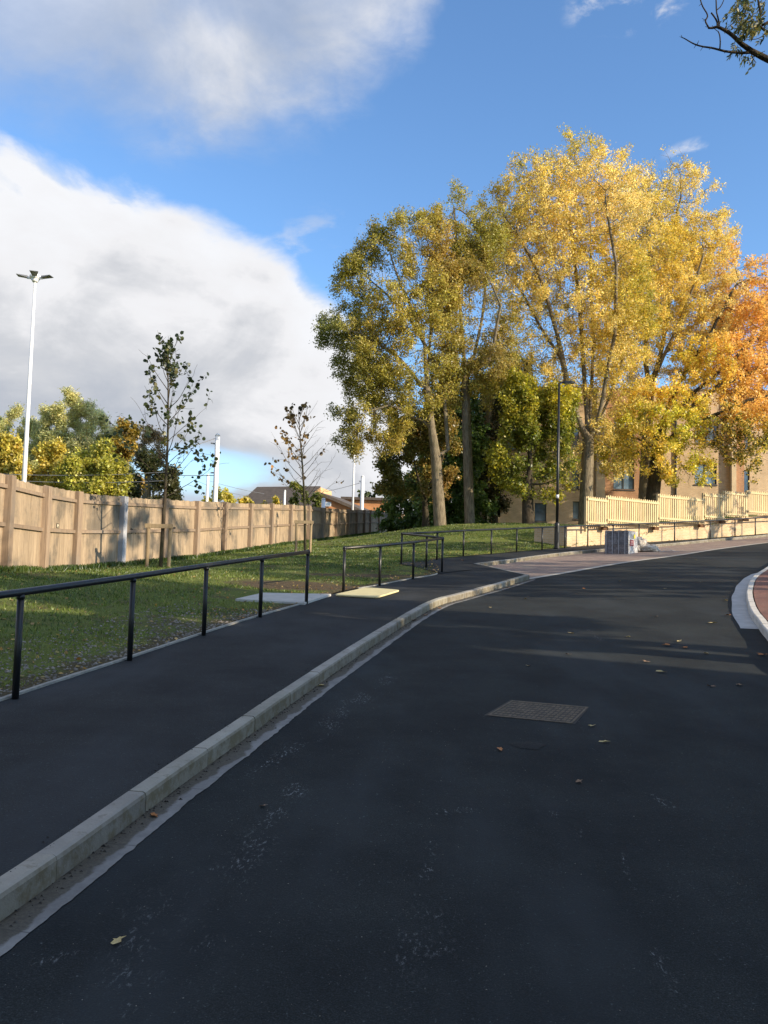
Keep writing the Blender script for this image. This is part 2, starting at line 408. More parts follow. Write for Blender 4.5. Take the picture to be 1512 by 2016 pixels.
def b_grass(t, p, o):
    P = pos(t)
    n = t.noise(P, .55, 6, .65, .3); n2 = t.noise(P, 3.2, 5, .7); f = t.noise(P, 55, 3, .7); st = t.noise(P, 28, 2, .6)
    c = t.ramp(f, [(.3, (.05, .075, .018)), (.55, (.15, .185, .042)), (.75, (.26, .28, .08))])
    dirt = t.smooth(t.math('ADD', t.math('MULTIPLY', n, .72), t.math('MULTIPLY', n2, .28)), .50, .62)
    # worn soil strip where the verge meets the path
    ed = vcol(t); se = t.node('ShaderNodeSeparateColor'); t.l.new(ed, se.inputs[0])
    e = t.math('MULTIPLY', se.outputs[0], 1.0)
    worn = t.smooth(t.math('ADD', e, t.math('MULTIPLY', t.math('SUBTRACT', n2, .5), 1.1)), .38, .75)
    wornb = t.smooth(t.math('ADD', se.outputs[1], t.math('MULTIPLY', t.math('SUBTRACT', n2, .5), .8)), .45, .75)
    dmask = t.math('MAXIMUM', t.math('MULTIPLY', dirt, .75), t.math('MAXIMUM', t.math('MULTIPLY', worn, .9), wornb), clamp=True)
    soil = t.ramp(f, [(.3, (.050, .036, .022)), (.6, (.115, .088, .055)), (.8, (.19, .15, .10))])
    c = t.mix(dmask, c, soil)
    c = t.mix(t.math('MULTIPLY', t.smooth(st, .66, .72), .75), c, (.34, .30, .22))
    setp(t, p, col=c, rough=.95, spec=.15)
    t.l.new(bump(t, t.math('ADD', f, t.math('MULTIPLY', n2, .7)), .9, .03), p.inputs['Normal'])
M_GRASS = mat('grass turf', b_grass)
M_SOIL = simple('soil', (.09, .08, .04), .95, .3, 3, .4)

def b_conc(t, p, o):
    P = pos(t); n = t.noise(P, 2.5, 6, .65); f = t.noise(P, 60, 4, .6); s = t.noise(P, 9, 4, .7)
    c = t.ramp(n, [(.3, (.24, .235, .215)), (.7, (.37, .36, .33))])
    c = t.mix(t.math('MULTIPLY', t.smooth(s, .58, .68), .5), c, (.17, .15, .115))
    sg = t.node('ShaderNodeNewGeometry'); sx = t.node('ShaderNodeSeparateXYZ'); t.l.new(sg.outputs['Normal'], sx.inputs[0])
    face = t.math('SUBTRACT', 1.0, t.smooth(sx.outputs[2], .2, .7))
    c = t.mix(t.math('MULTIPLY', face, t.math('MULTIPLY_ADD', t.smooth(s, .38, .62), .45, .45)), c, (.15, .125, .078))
    c = t.mix(1.0, c, vcol(t), 'MULTIPLY')
    setp(t, p, col=c, rough=.85, spec=.3); t.l.new(bump(t, t.math('ADD', f, t.math('MULTIPLY', s, .8)), .6, .006), p.inputs['Normal'])
M_KERB = mat('kerb concrete', b_conc)
M_FLUSH = simple('flush edging concrete', (.40, .38, .34), .9, .2, 6, .3)
def b_gut(t, p, o):
    U = uvn(t); P = pos(t); s = t.node('ShaderNodeSeparateXYZ'); t.l.new(U, s.inputs[0]); u, v = s.outputs[0], s.outputs[1]
    n = t.noise(P, 5, 6, .7); f = t.noise(P, 60, 4, .7); n3 = t.noise(P, 1.7, 3)
    c = t.ramp(n, [(.3, (.15, .15, .15)), (.7, (.28, .28, .275))])
    # silt band by the kerb, of wandering width
    w = t.math('ADD', v, t.math('ADD', t.math('MULTIPLY', t.math('SUBTRACT', n3, .5), -1.1), t.math('MULTIPLY', t.math('SUBTRACT', n, .5), -.9)))
    silt = t.math('SUBTRACT', 1.0, t.smooth(w, .58, .72))
    c = t.mix(t.math('MULTIPLY', silt, .88), c, t.ramp(f, [(.3, (.035, .032, .025)), (.7, (.11, .10, .075))]))
    dk = t.math('MULTIPLY', t.math('SUBTRACT', 1.0, t.smooth(v, .02, .14)), t.smooth(t.noise(P, 7, 4, .7), .45, .6))
    c = t.mix(dk, c, (.030, .026, .018))
    jt = t.math('SUBTRACT', 1.0, t.smooth(t.math('ABSOLUTE', t.math('SUBTRACT', t.math('FRACT', t.math('DIVIDE', u, .915)), .5)), .0, .008))
    c = t.mix(t.math('MULTIPLY', jt, .7), c, (.05, .05, .045))
    setp(t, p, col=c, rough=.75, spec=.4); t.l.new(bump(t, t.math('ADD', f, n), .3, .006), p.inputs['Normal'])
M_GUT = mat('gutter concrete', b_gut)
def m_blocks(name, cols, bl, bw, rot):
    def b(t, p, o):
        P = t.mapping(pos(t), (1, 1, 0), (0, 0, rot))
        br = t.node('ShaderNodeTexBrick'); t.l.new(P, br.inputs['Vector'])
        br.inputs['Color1'].default_value = (*cols[0], 1); br.inputs['Color2'].default_value = (*cols[1], 1); br.inputs['Mortar'].default_value = (*cols[2], 1)
        br.inputs['Scale'].default_value = 1; br.inputs['Mortar Size'].default_value = .006; br.inputs['Brick Width'].default_value = bl; br.inputs['Row Height'].default_value = bw
        br.inputs['Bias'].default_value = 0
        n = t.noise(pos(t), 1.8, 6, .7); g = t.noise(pos(t), 40, 3, .6)
        c = t.mix(t.math('MULTIPLY', t.smooth(n, .45, .66), .55), br.outputs[0], cols[3])
        c = t.mix(1.0, c, t.ramp(g, [(.3, .8), (.7, 1.2)]), 'MULTIPLY')
        setp(t, p, col=c, rough=.9, spec=.25)
        t.l.new(bump(t, t.math('ADD', t.math('MULTIPLY', br.outputs[1], -1.0), t.math('MULTIPLY', g, .3)), .5, .006), p.inputs['Normal'])
    return mat(name, b)
M_LAYBY = m_blocks('block paving layby', ((.30, .22, .19), (.22, .165, .15), (.16, .13, .10), (.36, .30, .23)), .2, .1, R(35))
M_BLOCK = m_blocks('block paving red', ((.24, .115, .09), (.17, .085, .075), (.09, .065, .05), (.22, .14, .11)), .2, .1, R(-20))

# ------------------------------------------------------------------ ground, road, path, verge
xs = np.concatenate([np.arange(-3.5, 9, .35), np.arange(9, 46, 1.0)]); ys = np.concatenate([np.arange(-6, 26, .35), np.arange(26, 60, 1.0)])
def gridmesh(name, xs, ys, zf, off, material):
    X, Y = np.meshgrid(xs, ys); Z = zf(X, Y)+off; m = MB(); nx, ny = len(xs), len(ys)
    m.v = [tuple(v) for v in np.stack([X.ravel(), Y.ravel(), Z.ravel()], 1)]
    m.f = [(j*nx+i, j*nx+i+1, (j+1)*nx+i+1, (j+1)*nx+i) for j in range(ny-1) for i in range(nx-1)]
    return m.build(name, material, None, smooth=True)
# the road is bounded on its far side so that it never shows through the raised verge
def road_z(x, y):
    return zroad(x, y)
# road strip: per y, from just under the kerb to the right
yr = np.arange(-6, 22.0, .25)
ky = K1[:, 1]; A = np.stack([np.interp(yr, ky, K1[:, 0])-.05, yr], 1); B = np.stack([np.full(len(yr), 46.0), yr], 1)
T = (np.concatenate([np.linspace(0, 8, 33), np.linspace(8.8, 46, 30)]))
m = MB(); n = len(yr); nc = len(T)
X = np.minimum(A[:, None, 0]+T[None, :], 46.0); Y = np.repeat(yr[:, None], nc, 1); Z = zroad(X, Y)
m.v = [tuple(v) for v in np.stack([X.ravel(), Y.ravel(), Z.ravel()], 1)]
m.f = [(i*nc+j, i*nc+j+1, (i+1)*nc+j+1, (i+1)*nc+j) for i in range(n-1) for j in range(nc-1)]
base = len(m.v); yl = L[:, 1]
yr2 = np.concatenate([[yr[-1]], np.arange(22.0, L[-1, 1], .25)])
LL = resample(np.vstack([[np.interp(yr[-1], ky, K1[:, 0])-.05, yr[-1]], L[L[:, 1] > yr[-1]+.1]]), .3)
yy = LL[:, 1]; X = np.minimum(LL[:, None, 0]-.05+T[None, :], 60.0); Y = np.repeat(yy[:, None], nc, 1); Z = zroad(X, Y)
m.v += [tuple(v) for v in np.stack([X.ravel(), Y.ravel(), Z.ravel()], 1)]
m.f += [(base+i*nc+j, base+i*nc+j+1, base+(i+1)*nc+j+1, base+(i+1)*nc+j) for i in range(len(yy)-1) for j in range(nc-1)]
tag(m.build('road', M_ROAD, None, smooth=True), kind='structure')

# footpath
allk = np.vstack([K1, K2[K2[:, 1] > K1[-1, 1]+.2]])
yp = np.arange(-5.5, 44.5, .2)
o_k = np.argsort(allk[:, 1])
PA = np.stack([np.interp(yp, E[:, 1], E[:, 0])-.75*np.clip((yp-33.2)/.8, 0, 1), yp], 1)
KX = np.interp(yp, allk[o_k, 1], allk[o_k, 0])-.088
tp = strip('path', PA, np.stack([KX, yp], 1), 8, zroad, KH-.004, M_PATH); tag(tp, kind='structure')
# side spur of the path
c = [hit(a, b, zr_top)[:2] for a, b in ((868, 1129), (820, 1119), (784, 1110), (800, 1107.5), (860, 1102.5), (912, 1096))]
m = MB(); ins = [hit(a, b, zr_top)[:2] for a, b in ((930, 1122), (930, 1100))]
spur = [c[0], c[1], c[2], c[3], c[4], c[5], ins[1], ins[0]]

# layby
xl = np.linspace(K2[0, 0]-.02, 21, 90)
LA = np.vstack([K1[-1:], L]); 
# join along the diagonal kerb end
SA = resample(LA, .25); t_ = np.linspace(0, 1, len(SA))
s2 = arclen(K2); SB = np.stack([np.interp(t_*s2[-1], s2, K2[:, 0]), np.interp(t_*s2[-1], s2, K2[:, 1])], 1)
tag(strip('layby_paving', SA, SB, 8, zroad, .006, M_LAYBY), kind='structure')
nl = normals2(SA)
tag(strip('layby_edging', SA-nl*.04, SA+nl*.16, 1, zroad, .012, M_FLUSH), kind='structure')

def kerb(name, P, side, stone=.915, w=.102, h=KH, material=None, flush=False):
    """kerb stones along plan line P (front foot); side=+1 body lies left of travel"""
    m = MB(); s = arclen(P); N = normals2(P)*side
    prof = [(0, -.05), (0.0, h*.80), (.007, h*.94), (.020, h), (w, h), (w, -.05)]
    a = 0.0
    while a < s[-1]-.1:
        b = min(a+stone-.007, s[-1]); ts = np.linspace(a, b, max(2, int(stone/.15)+1))
        dz = random.uniform(-.003, .003); dn = random.uniform(-.003, .003)
        V = []; np_ = len(prof); tv = random.uniform(.80, 1.14)
        for t in ts:
            x = np.interp(t, s, P[:, 0]); y = np.interp(t, s, P[:, 1]); nx = np.interp(t, s, N[:, 0]); ny = np.interp(t, s, N[:, 1]); z = zroad(x, y)+dz
            for (q, hh) in prof: V.append((x+nx*(q+dn), y+ny*(q+dn), z+hh))
        Fs = []
        for i in range(len(ts)-1):
            for k in range(np_-1):
                q = (i*np_+k, i*np_+k+1, (i+1)*np_+k+1, (i+1)*np_+k); Fs.append(q if side > 0 else q[::-1])
        Fs.append(tuple(range(np_))); Fs.append(tuple((len(ts)-1)*np_+k for k in range(np_-1, -1, -1)))
        m.add(V, Fs, (tv, tv*random.uniform(.97, 1.0), tv*random.uniform(.92, 1.0))); a += stone
    return tag(m.build(name, material or M_KERB), kind='structure')
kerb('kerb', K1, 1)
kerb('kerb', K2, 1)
# short end where the kerb turns into the layby
jj = resample(np.array([K1[-1], (K1[-1]+K2[0])/2, K2[0]]), .2)
kerb('kerb', jj, 1, w=.10, h=KH-.004)
# gutter channel, its outer edge ragged where asphalt laps over
N1 = normals2(K1); wv = np.array([.19+.10*mnoise.noise((s*0.35, 2.0, 0))+.035*mnoise.noise((s*3.1, 7.0, 0))+.016*mnoise.noise((s*12, 3, 0)) for s in arclen(K1)])
K1f = resample(K1, .03); N1f = normals2(K1f)
wv = np.array([.170+.02*mnoise.noise((s*0.35, 2.0, 0))+.012*mnoise.noise((s*3.1, 7.0, 0))+.012*mnoise.noise((s*14, 3, 0)) for s in arclen(K1f)])
tag(strip('gutter_channel', K1f, K1f-N1f*wv[:, None], 3, zroad, .005, M_GUT), kind='structure')

# right hand block paving with its own kerb
rk = [(1560, 1090), (1512, 1123), (1482, 1145), (1471, 1168), (1470, 1189), (1477, 1214), (1492, 1236), (1512, 1262), (1600, 1345)]
RK = np.array([hit(a, b, zroad)[:2] for a, b in rk]); RK = np.vstack([[RK[0]+(RK[0]-RK[1])*3], RK, [RK[-1]+np.array([1.6, -1.5])], [RK[-1]+np.array([5.0, -3.2])], [RK[-1]+np.array([10.5, -4.0])]]); RK = resample(catmull(RK, .15), .08)
M_KERBL = simple('kerb concrete pale', (.56, .54, .50), .8, .12, 5, .2)
kerb('kerb', RK, 1, stone=.30, material=M_KERBL)
NR = normals2(RK); far = np.stack([np.full(len(RK), 26.0), RK[:, 1]], 1)
tag(strip('block_paving', RK+NR*.12, far, 24, zroad, KH-.004, M_BLOCK), kind='structure')
sR = arclen(RK)
g0 = np.argmin(np.linalg.norm(RK-hit(1512, 1123, zroad)[:2], axis=1)); g1 = np.argmin(np.linalg.norm(RK-hit(1492, 1240, zroad)[:2], axis=1))
seg = RK[g0:g1]; ns = NR[g0:g1]; wq = .24*np.clip(np.minimum(np.linspace(0, 7, len(seg)), np.linspace(1.6+9, 1.6, len(seg))), 0, 1)
wq = wq*(1+.03*np.sin(np.arange(len(seg))*.23))
tag(strip('gutter_channel', seg, seg-ns*wq[:, None], 3, zroad, .006, simple('gutter pale', (.42, .43, .44), .85, .15, 6, .3)), kind='structure')

# grass verge: starts on the path edge and fans outwards
Ev = resample(E, .25); sE = arclen(Ev); fr = sE/sE[-1]
ang = R(182)+(R(124)-R(182))*np.clip((Ev[:, 1]-8)/26, 0, 1)
D = np.stack([np.cos(ang), np.sin(ang)], 1)
TT = np.concatenate([[0, .06, .15], np.arange(.3, 9, .3), np.arange(9.5, 45, 1.2), [60, 90]])
SH = .38*np.clip((Ev[:, 1]-33.6)/.8, 0, 1)
X = Ev[:, None, 0]+D[:, None, 0]*(TT+SH[:, None]); Y = Ev[:, None, 1]+D[:, None, 1]*(TT+SH[:, None])
def sstep(x): x = np.clip(x, 0, 1); return x*x*(3-2*x)
def zgrass_t(x, y, t, s0):
    w = sstep(t/1.6)
    return (zroad(x, y)+KH+.012)*(1-w)+zgr(x, y)*w
TTm = np.repeat(TT[None], len(Ev), 0)
Z = zgrass_t(X, Y, TTm, None)
bumpn = np.array([mnoise.noise((a*.8, b*.8, 0))*.05+mnoise.noise((a*2.7, b*2.7, 5))*.022 for a, b in zip(X.ravel(), Y.ravel())]).reshape(X.shape)
Z = Z+bumpn*sstep(TTm/.5)
m = MB(); m.v = [tuple(v) for v in np.stack([X.ravel(), Y.ravel(), Z.ravel()], 1)]
sl1 = hit(700, 1150, zr_top); 
edge = np.exp(-TTm/.55)*np.where(Ev[:, 1] < 27, 1, .35)[:, None]
pat = np.exp(-(((X-(-1.6))/2.2)**2+((Y-17.6)/1.3)**2))+.9*np.exp(-(((X-(-.4))/2.6)**2+((Y-20.5)/.8)**2))+.6*np.exp(-(((X+4.2)/.9)**2+((Y-9)/2)**2))+.5*np.exp(-(((X-4)/5)**2+((Y-34.5)/.8)**2))
m.c = [(a, b, 0) for a, b in zip(edge.ravel(), np.clip(pat, 0, 1).ravel())]
nT = len(TT)
m.f = [(i*nT+j, i*nT+j+1, (i+1)*nT+j+1, (i+1)*nT+j)[::-1] for i in range(len(Ev)-1) for j in range(nT-1)]
go = m.build('grass_verge', M_GRASS, None, smooth=True); tag(go, kind='structure')
if go.data.polygons[500].normal.z < 0: go.data.flip_normals()
from mathutils.bvhtree import BVHTree
GB = BVHTree.FromPolygons([Vector(v) for v in m.v], m.f)
def zg(x, y):
    h = GB.ray_cast(Vector((float(x), float(y), 60)), Vector((0, 0, -1)))
    return h[0].z if h[0] is not None else float(zgr(x, y))
def ghit(px, py):
    r = Vector(ray(px, py)); h = GB.ray_cast(Vector(CAM), r.normalized())
    return np.array(h[0]) if h[0] is not None else at(px, py, 40)
# wide ground to the horizon
m = MB(); rr = [0, 30, 60, 110, 250, 600, 1500]; na = 48
for r_ in rr:
    for k in range(na):
        a = 2*math.pi*k/na; x, y = r_*math.cos(a), 30+r_*math.sin(a)
        z = (zgr(x, y) if r_ < 100 else 2.0)-1.2
        if r_ <= 60: z = min(z, float(zroad(x, y))-.8)
        m.v.append((x, y, z))
m.f = [(i*na+k, i*na+(k+1) % na, (i+1)*na+(k+1) % na, (i+1)*na+k)[::-1] for i in range(len(rr)-1) for k in range(na)]
g_ = m.build('ground', M_SOIL, None, smooth=True); tag(g_, kind='structure')
if g_.data.polygons[100].normal.z < 0: g_.data.flip_normals()

# spur asphalt laid over the verge
m = MB(); sc_ = np.mean(spur, axis=0); V = [sc_]+spur
PN = []
def fillpoly(poly, ctr, zf, off, rings=5, per=5):
    m = MB(); P = []
    for i in range(len(poly)):
        a, b = np.array(poly[i]), np.array(poly[(i+1) % len(poly)])
        for k in range(per): P.append(a+(b-a)*k/per)
    n = len(P); m.v.append((ctr[0], ctr[1], zf(*ctr)+off))
    for r_ in range(1, rings+1):
        for q in P:
            w = np.array(ctr)+(q-np.array(ctr))*r_/rings; m.v.append((w[0], w[1], zf(w[0], w[1])+off))
    for k in range(n): m.f.append((0, 1+k, 1+(k+1) % n))
    for r_ in range(rings-1):
        for k in range(n): m.f.append((1+r_*n+k, 1+(r_+1)*n+k, 1+(r_+1)*n+(k+1) % n, 1+r_*n+(k+1) % n))
    return m
mm = fillpoly(spur, sc_, lambda x, y: max(zg(x, y), float(zroad(x, y))+KH), .012)
so_ = mm.build('side_path', M_PATH, None, smooth=True); tag(so_, kind='structure')
if so_.data.polygons[0].normal.z < 0: so_.data.flip_normals()
# thin pale edging between verge and path
M_EDGE = simple('edging concrete', (.30, .29, .26), .9, .2, 12, .3)
def edging(y0, y1):
    q = E[(E[:, 1] > y0) & (E[:, 1] < y1)]; q = resample(q, .15); nn = normals2(q); m = MB()
    for i in range(len(q)):
        z = float(zroad(*q[i]))+KH; w = .019+.010*mnoise.noise((i*.4, 0, 3)); j = .006*mnoise.noise((i*.7, 5, 0))
        for (a, b) in ((-w, -.05), (-w, .016), (w, .018), (w, -.05)):
            m.v.append((q[i][0]+nn[i][0]*(a+j), q[i][1]+nn[i][1]*(a+j), z+b))
    for i in range(len(q)-1):
        for k in range(3): m.f.append((i*4+k, i*4+k+1, (i+1)*4+k+1, (i+1)*4+k))
    tag(m.build('path_edging', M_EDGE), kind='structure')
edging(-5, 14.2); edging(17.4, 21.2)
# ------------------------------------------------------------------ materials for things
def b_black(t, p, o):
    n = t.noise(pos(t), 30, 4, .7)
    setp(t, p, col=t.mix(t.smooth(n, .66, .76), (.012, .013, .014), (.06, .058, .05)), rough=t.ramp(n, [(.3, .28), (.7, .5)]), spec=.5)
M_BLACK = mat('black gloss paint', b_black)
def m_wood(name, a, b_, c_, grain=(9, 9, .5), stain=.5, rough=.85, vc=True):
    def b(t, p, o):
        P = pos(t); g = t.noise(t.mapping(P, grain), 4, 6, .65); blot = t.noise(P, .9, 6, .62); k = t.noise(t.mapping(P, (5, 5, .6)), 1.6, 5, .7)
        c = t.ramp(g, [(.3, a), (.7, b_)])
        c = t.mix(t.math('MULTIPLY', t.smooth(blot, .46, .66), stain), c, c_)
        c = t.mix(t.math('MULTIPLY', t.smooth(k, .58, .72), stain*.8), c, tuple(x*.45 for x in a))
        if vc: c = t.mix(1.0, c, vcol(t), 'MULTIPLY')
        setp(t, p, col=c, rough=rough, spec=.2); t.l.new(bump(t, g, .35, .006), p.inputs['Normal'])
    return mat(name, b)
M_FENCE = m_wood('weathered fence boards', (.25, .195, .135), (.47, .365, .255), (.17, .145, .115), stain=1.0)
M_FPOST = m_wood('fence post timber', (.19, .14, .10), (.34, .255, .18), (.21, .18, .15), stain=.6)
M_FPALE = m_wood('pale post', (.30, .31, .34), (.42, .43, .45), (.27, .27, .29), stain=.8)
M_PICK = m_wood('new picket timber', (.50, .40, .22), (.66, .54, .32), (.44, .34, .19), stain=.4, rough=.75)
M_STAKE = m_wood('stake timber', (.26, .19, .11), (.42, .32, .20), (.2, .17, .11), stain=.5)
def m_brick(name, c1, c2, mo, var=.25, sc=1.0):
    def b(t, p, o):
        U = uvn(t); br = t.node('ShaderNodeTexBrick'); t.l.new(U, br.inputs['Vector'])
        br.inputs['Color1'].default_value = (*c1, 1); br.inputs['Color2'].default_value = (*c2, 1); br.inputs['Mortar'].default_value = (*mo, 1)
        br.inputs['Scale'].default_value = sc; br.inputs['Brick Width'].default_value = .225; br.inputs['Row Height'].default_value = .075; br.inputs['Mortar Size'].default_value = .009
        n = t.noise(pos(t), .9, 6, .6); f = t.noise(pos(t), 30, 3)
        c = t.mix(1.0, br.outputs[0], t.ramp(n, [(.3, 1-var), (.7, 1+var*.6)]), 'MULTIPLY')
        setp(t, p, col=c, rough=.9, spec=.2)
        t.l.new(bump(t, t.math('ADD', t.math('MULTIPLY', br.outputs[1], -1), t.math('MULTIPLY', f, .4)), .5, .008), p.inputs['Normal'])
    return mat(name, b)
M_BUFF = m_brick('buff brick', (.70, .52, .32), (.61, .44, .265), (.50, .43, .33))
M_BUFFLIT = m_brick('sunlit buff brick', (.70, .56, .36), (.62, .49, .31), (.60, .53, .42))  # paler copy of the buff brick, sunlight put into its colour
M_ORBR = m_brick('orange brick', (.50, .27, .14), (.42, .22, .12), (.42, .34, .26))
M_WALLBR = m_brick('wall brick', (.66, .47, .28), (.56, .385, .225), (.58, .50, .38))
M_FARBR = m_brick('far orange brick', (.62, .27, .10), (.54, .23, .09), (.5, .32, .2))
M_FARBR2 = m_brick('far yellow brick', (.66, .42, .20), (.60, .38, .18), (.55, .42, .28))
M_WHITE = simple('white painted steel', (.78, .79, .80), .45, .05, 3, 0)
M_GREYST = simple('grey steel', (.18, .19, .21), .45, .1, 4, 0)
M_ROOF = simple('dark roof tiles', (.085, .068, .055), .9, .25, 2.5, .4)
M_FRAME = simple('dark window frame', (.05, .055, .06), .5, .05, 3, 0)
def b_glass(t, p, o):
    n = t.noise(pos(t), .6, 3)
    setp(t, p, col=t.ramp(n, [(.35, (.07, .12, .18)), (.65, (.26, .36, .46))]), rough=.06, spec=1.0)  # blue sky reflection painted into the pane colour
M_GLASS = mat('window glass', b_glass)
M_DARK = simple('dark interior', (.012, .014, .012), .9, .1, 3, 0)

def uvbox_wall(m, p0, p1, z0, z1, thick, nrm, col=None):
    """upright slab with brick uvs in metres: front face p0->p1"""
    p0 = np.array(p0[:2], float); p1 = np.array(p1[:2], float); L_ = np.linalg.norm(p1-p0); n = np.array(nrm, float)
    fr = [(p0, 0), (p1, L_)]
    def quad(a, ua, b, ub, za, zb, zc, zd):
        k = len(m.v); m.v += [(a[0], a[1], za), (b[0], b[1], zb), (b[0], b[1], zc), (a[0], a[1], zd)]; m.uv += [(ua, za), (ub, zb), (ub, zc), (ua, zd)]; m.f.append((k, k+1, k+2, k+3))
    b0, b1 = p0-n*thick, p1-n*thick
    quad(p0, 0, p1, L_, z0, z0, z1, z1); quad(b1, 0, b0, L_, z0, z0, z1, z1)
    quad(b0, 0, p0, thick, z0, z0, z1, z1); quad(p1, 0, b1, thick, z0, z0, z1, z1)
    k = len(m.v); m.v += [(p0[0], p0[1], z1), (p1[0], p1[1], z1), (b1[0], b1[1], z1), (b0[0], b0[1], z1)]; m.uv += [(0, 0), (L_, 0), (L_, thick), (0, thick)]; m.f.append((k, k+1, k+2, k+3))

# ------------------------------------------------------------------ hoarding fence on the left
FB = [np.array([p[0], p[1], 0]) for p in FENCE]
for p in FB: p[2] = zg(p[0], p[1])-.03
fence = empty('timber_fence', FB[0]); tag(fence, 'tall weathered brown timber fence with boards and heavy posts along the grass', 'fence')
FH = [2.0]*len(FB)
for i, (px, py, d) in enumerate(fence_px):
    FH[i] = 2.0
tops_px = {0: 917, 1: 935, 2: 955.6, 3: 968.5, 4: 976, 5: 982.5, 6: 986.5, 7: 988.5, 8: 990.5, 9: 991.5, 10: 993.5, 11: 995.5, 12: 999, 13: 1001.5, 14: 1003, 15: 1003.5, 16: 1004, 17: 1004.5, 18: 1005.5, 19: 1008, 20: 1011, 21: 1014}
FT = []
for i, (px, py, d) in enumerate(fence_px): FT.append(at(px, tops_px[i], d)[2])
for i in range(len(FB)-1):
    a, b = FB[i], FB[i+1]; t = (b-a)[:2]; ln = np.linalg.norm(t); t = t/ln; n = np.array([t[1], -t[0]])   # n: to the right of travel (+x)
    nb = max(8, int(ln/.15)); m = MB(); rnd = random.Random(i)
    mism = rnd.uniform(-.05, .02)
    for k in range(nb):
        u0, u1 = ln*k/nb+.0015, ln*(k+1)/nb-.0015; f = (k+.5)/nb
        zb = a[2]*(1-f)+b[2]*f-.15; zt = FT[i]*(1-f)+FT[i+1]*f+mism*(.6)+rnd.uniform(-.012, .012)
        off = rnd.uniform(-.003, .003); v = rnd.uniform(.86, 1.08)
        if i > 8: v *= rnd.uniform(.9, 1.05)
        m.obox([a[0], a[1], 0], [t[0], t[1], 0], [n[0], n[1], 0], [0, 0, 1], (u0, -.02+off, zb), (u1, off, zt), (v, v*.985, v*.96))
    m.build('board_panel', M_FENCE, fence)
    for hgt in (1.0, 1.78):
        m = MB()
        z0a, z0b = (a[2]+(FT[i]-a[2])*hgt/2.0), (b[2]+(FT[i+1]-b[2])*hgt/2.0)
        h = .045
        o = a[:2]; V = []
        for (pt, z) in ((a, z0a), (b, z0b)):
            for (q, w) in ((.004, -h), (.06, -h), (.06, h-.012), (.004, h)): V.append((pt[0]+n[0]*q, pt[1]+n[1]*q, z+w))
        v = rnd.uniform(.85, 1.1)
        m.add(V, [(0, 1, 5, 4), (1, 2, 6, 5), (2, 3, 7, 6), (3, 0, 4, 7), (3, 2, 1, 0), (4, 5, 6, 7)], (v, v, v))
        m.build('rail', M_FPOST, fence)
for i in range(len(FB)):
    a = FB[i]; b = FB[min(i+1, len(FB)-1)] if i < len(FB)-1 else FB[i]*2-FB[i-1]
    t = (b-a)[:2]; t /= np.linalg.norm(t); n = np.array([t[1], -t[0]])
    m = MB(); w = .105 if i < 5 else .115; rnd = random.Random(i+50); v = rnd.uniform(.85, 1.15)
    m.obox([a[0], a[1], 0], [t[0], t[1], 0], [n[0], n[1], 0], [0, 0, 1], (-w, -.07, a[2]-.2), (w, .15, FT[i]+rnd.uniform(-.01, .03)), (v, v, v))
    o = m.build('post', M_FPALE if i == 4 else M_FPOST, fence, bevel=.008)
    if i == 4: o['label'] = 'pale grey fence post'
# notices and holes in the fence
def on_fence(px, py, lift):
    # point on the fence plane nearest to that line of sight
    r = ray(px, py); best = None
    for i in range(len(FB)-1):
        a, b = FB[i], FB[i+1]; t = (b-a)[:2]; nn = np.array([t[1], -t[0]])/np.linalg.norm(t)
        den = r[0]*nn[0]+r[1]*nn[1]
        if abs(den) < 1e-6: continue
        s = ((a[0]-CAM[0])*nn[0]+(a[1]-CAM[1])*nn[1])/den
        p = CAM+r*s; u = np.dot((p-a)[:2], t)/np.dot(t, t)
        if s > 0 and 0 <= u <= 1: return p+np.array([nn[0], nn[1], 0])*lift, np.array([t[0], t[1], 0])/np.linalg.norm(t)
    return at(px, py, 20), np.array([0, 1, 0])
M_HOLE = simple('dark opening', (.02, .018, .015), .9, .1, 3, 0)
p, t = on_fence(342, 1040, .004); m = MB(); m.obox(p, t, np.cross(t, (0, 0, 1)), (0, 0, 1), (-.13, -.002, -.045), (.13, .004, .045)); o = m.build('opening', M_HOLE, fence)
p, t = on_fence(113, 1035, .004); m = MB(); nn_ = np.cross(t, (0, 0, 1))
m.obox(p, t, nn_, (0, 0, 1), (-.075, -.002, -.055), (.075, .004, .055)); ho = m.build('opening', M_HOLE, fence)
m = MB()
def stroke(m, p, t, pts, r=.006):
    nn = np.cross(t, (0, 0, 1))
    m.tube([np.array(p)+t*a+np.array([0, 0, 1])*b+nn*.006 for a, b in pts], r, 4)
stroke(m, p, t, [(-.04, -.04), (-.035, .03), (.0, .035), (.01, .005), (-.03, -.005), (.03, -.045)], .009)
stroke(m, p, t, [(.0, .0), (.045, .03), (.05, -.02)], .007)
m.build('pale_mark', simple('pale mark', (.6, .55, .4), .8), fence)
p, t = on_fence(262, 1046, .004); m = MB(); sc_ = 1.0
for pts in ([(-.17, .07), (-.15, -.03), (-.12, -.07), (-.11, .0)], [(-.13, .09), (-.10, .02), (-.05, .07), (-.07, -.06)], [(-.05, .02), (0, -.04), (.04, .06), (.05, -.05)], [(.06, .05), (.1, .0), (.15, .07)], [(.10, .0), (.14, -.07), (.19, -.05)], [(-.2, .0), (-.02, .01), (.17, .02)]):
    stroke(m, p, t, pts, .008)
m.build('scribble', M_HOLE, fence)

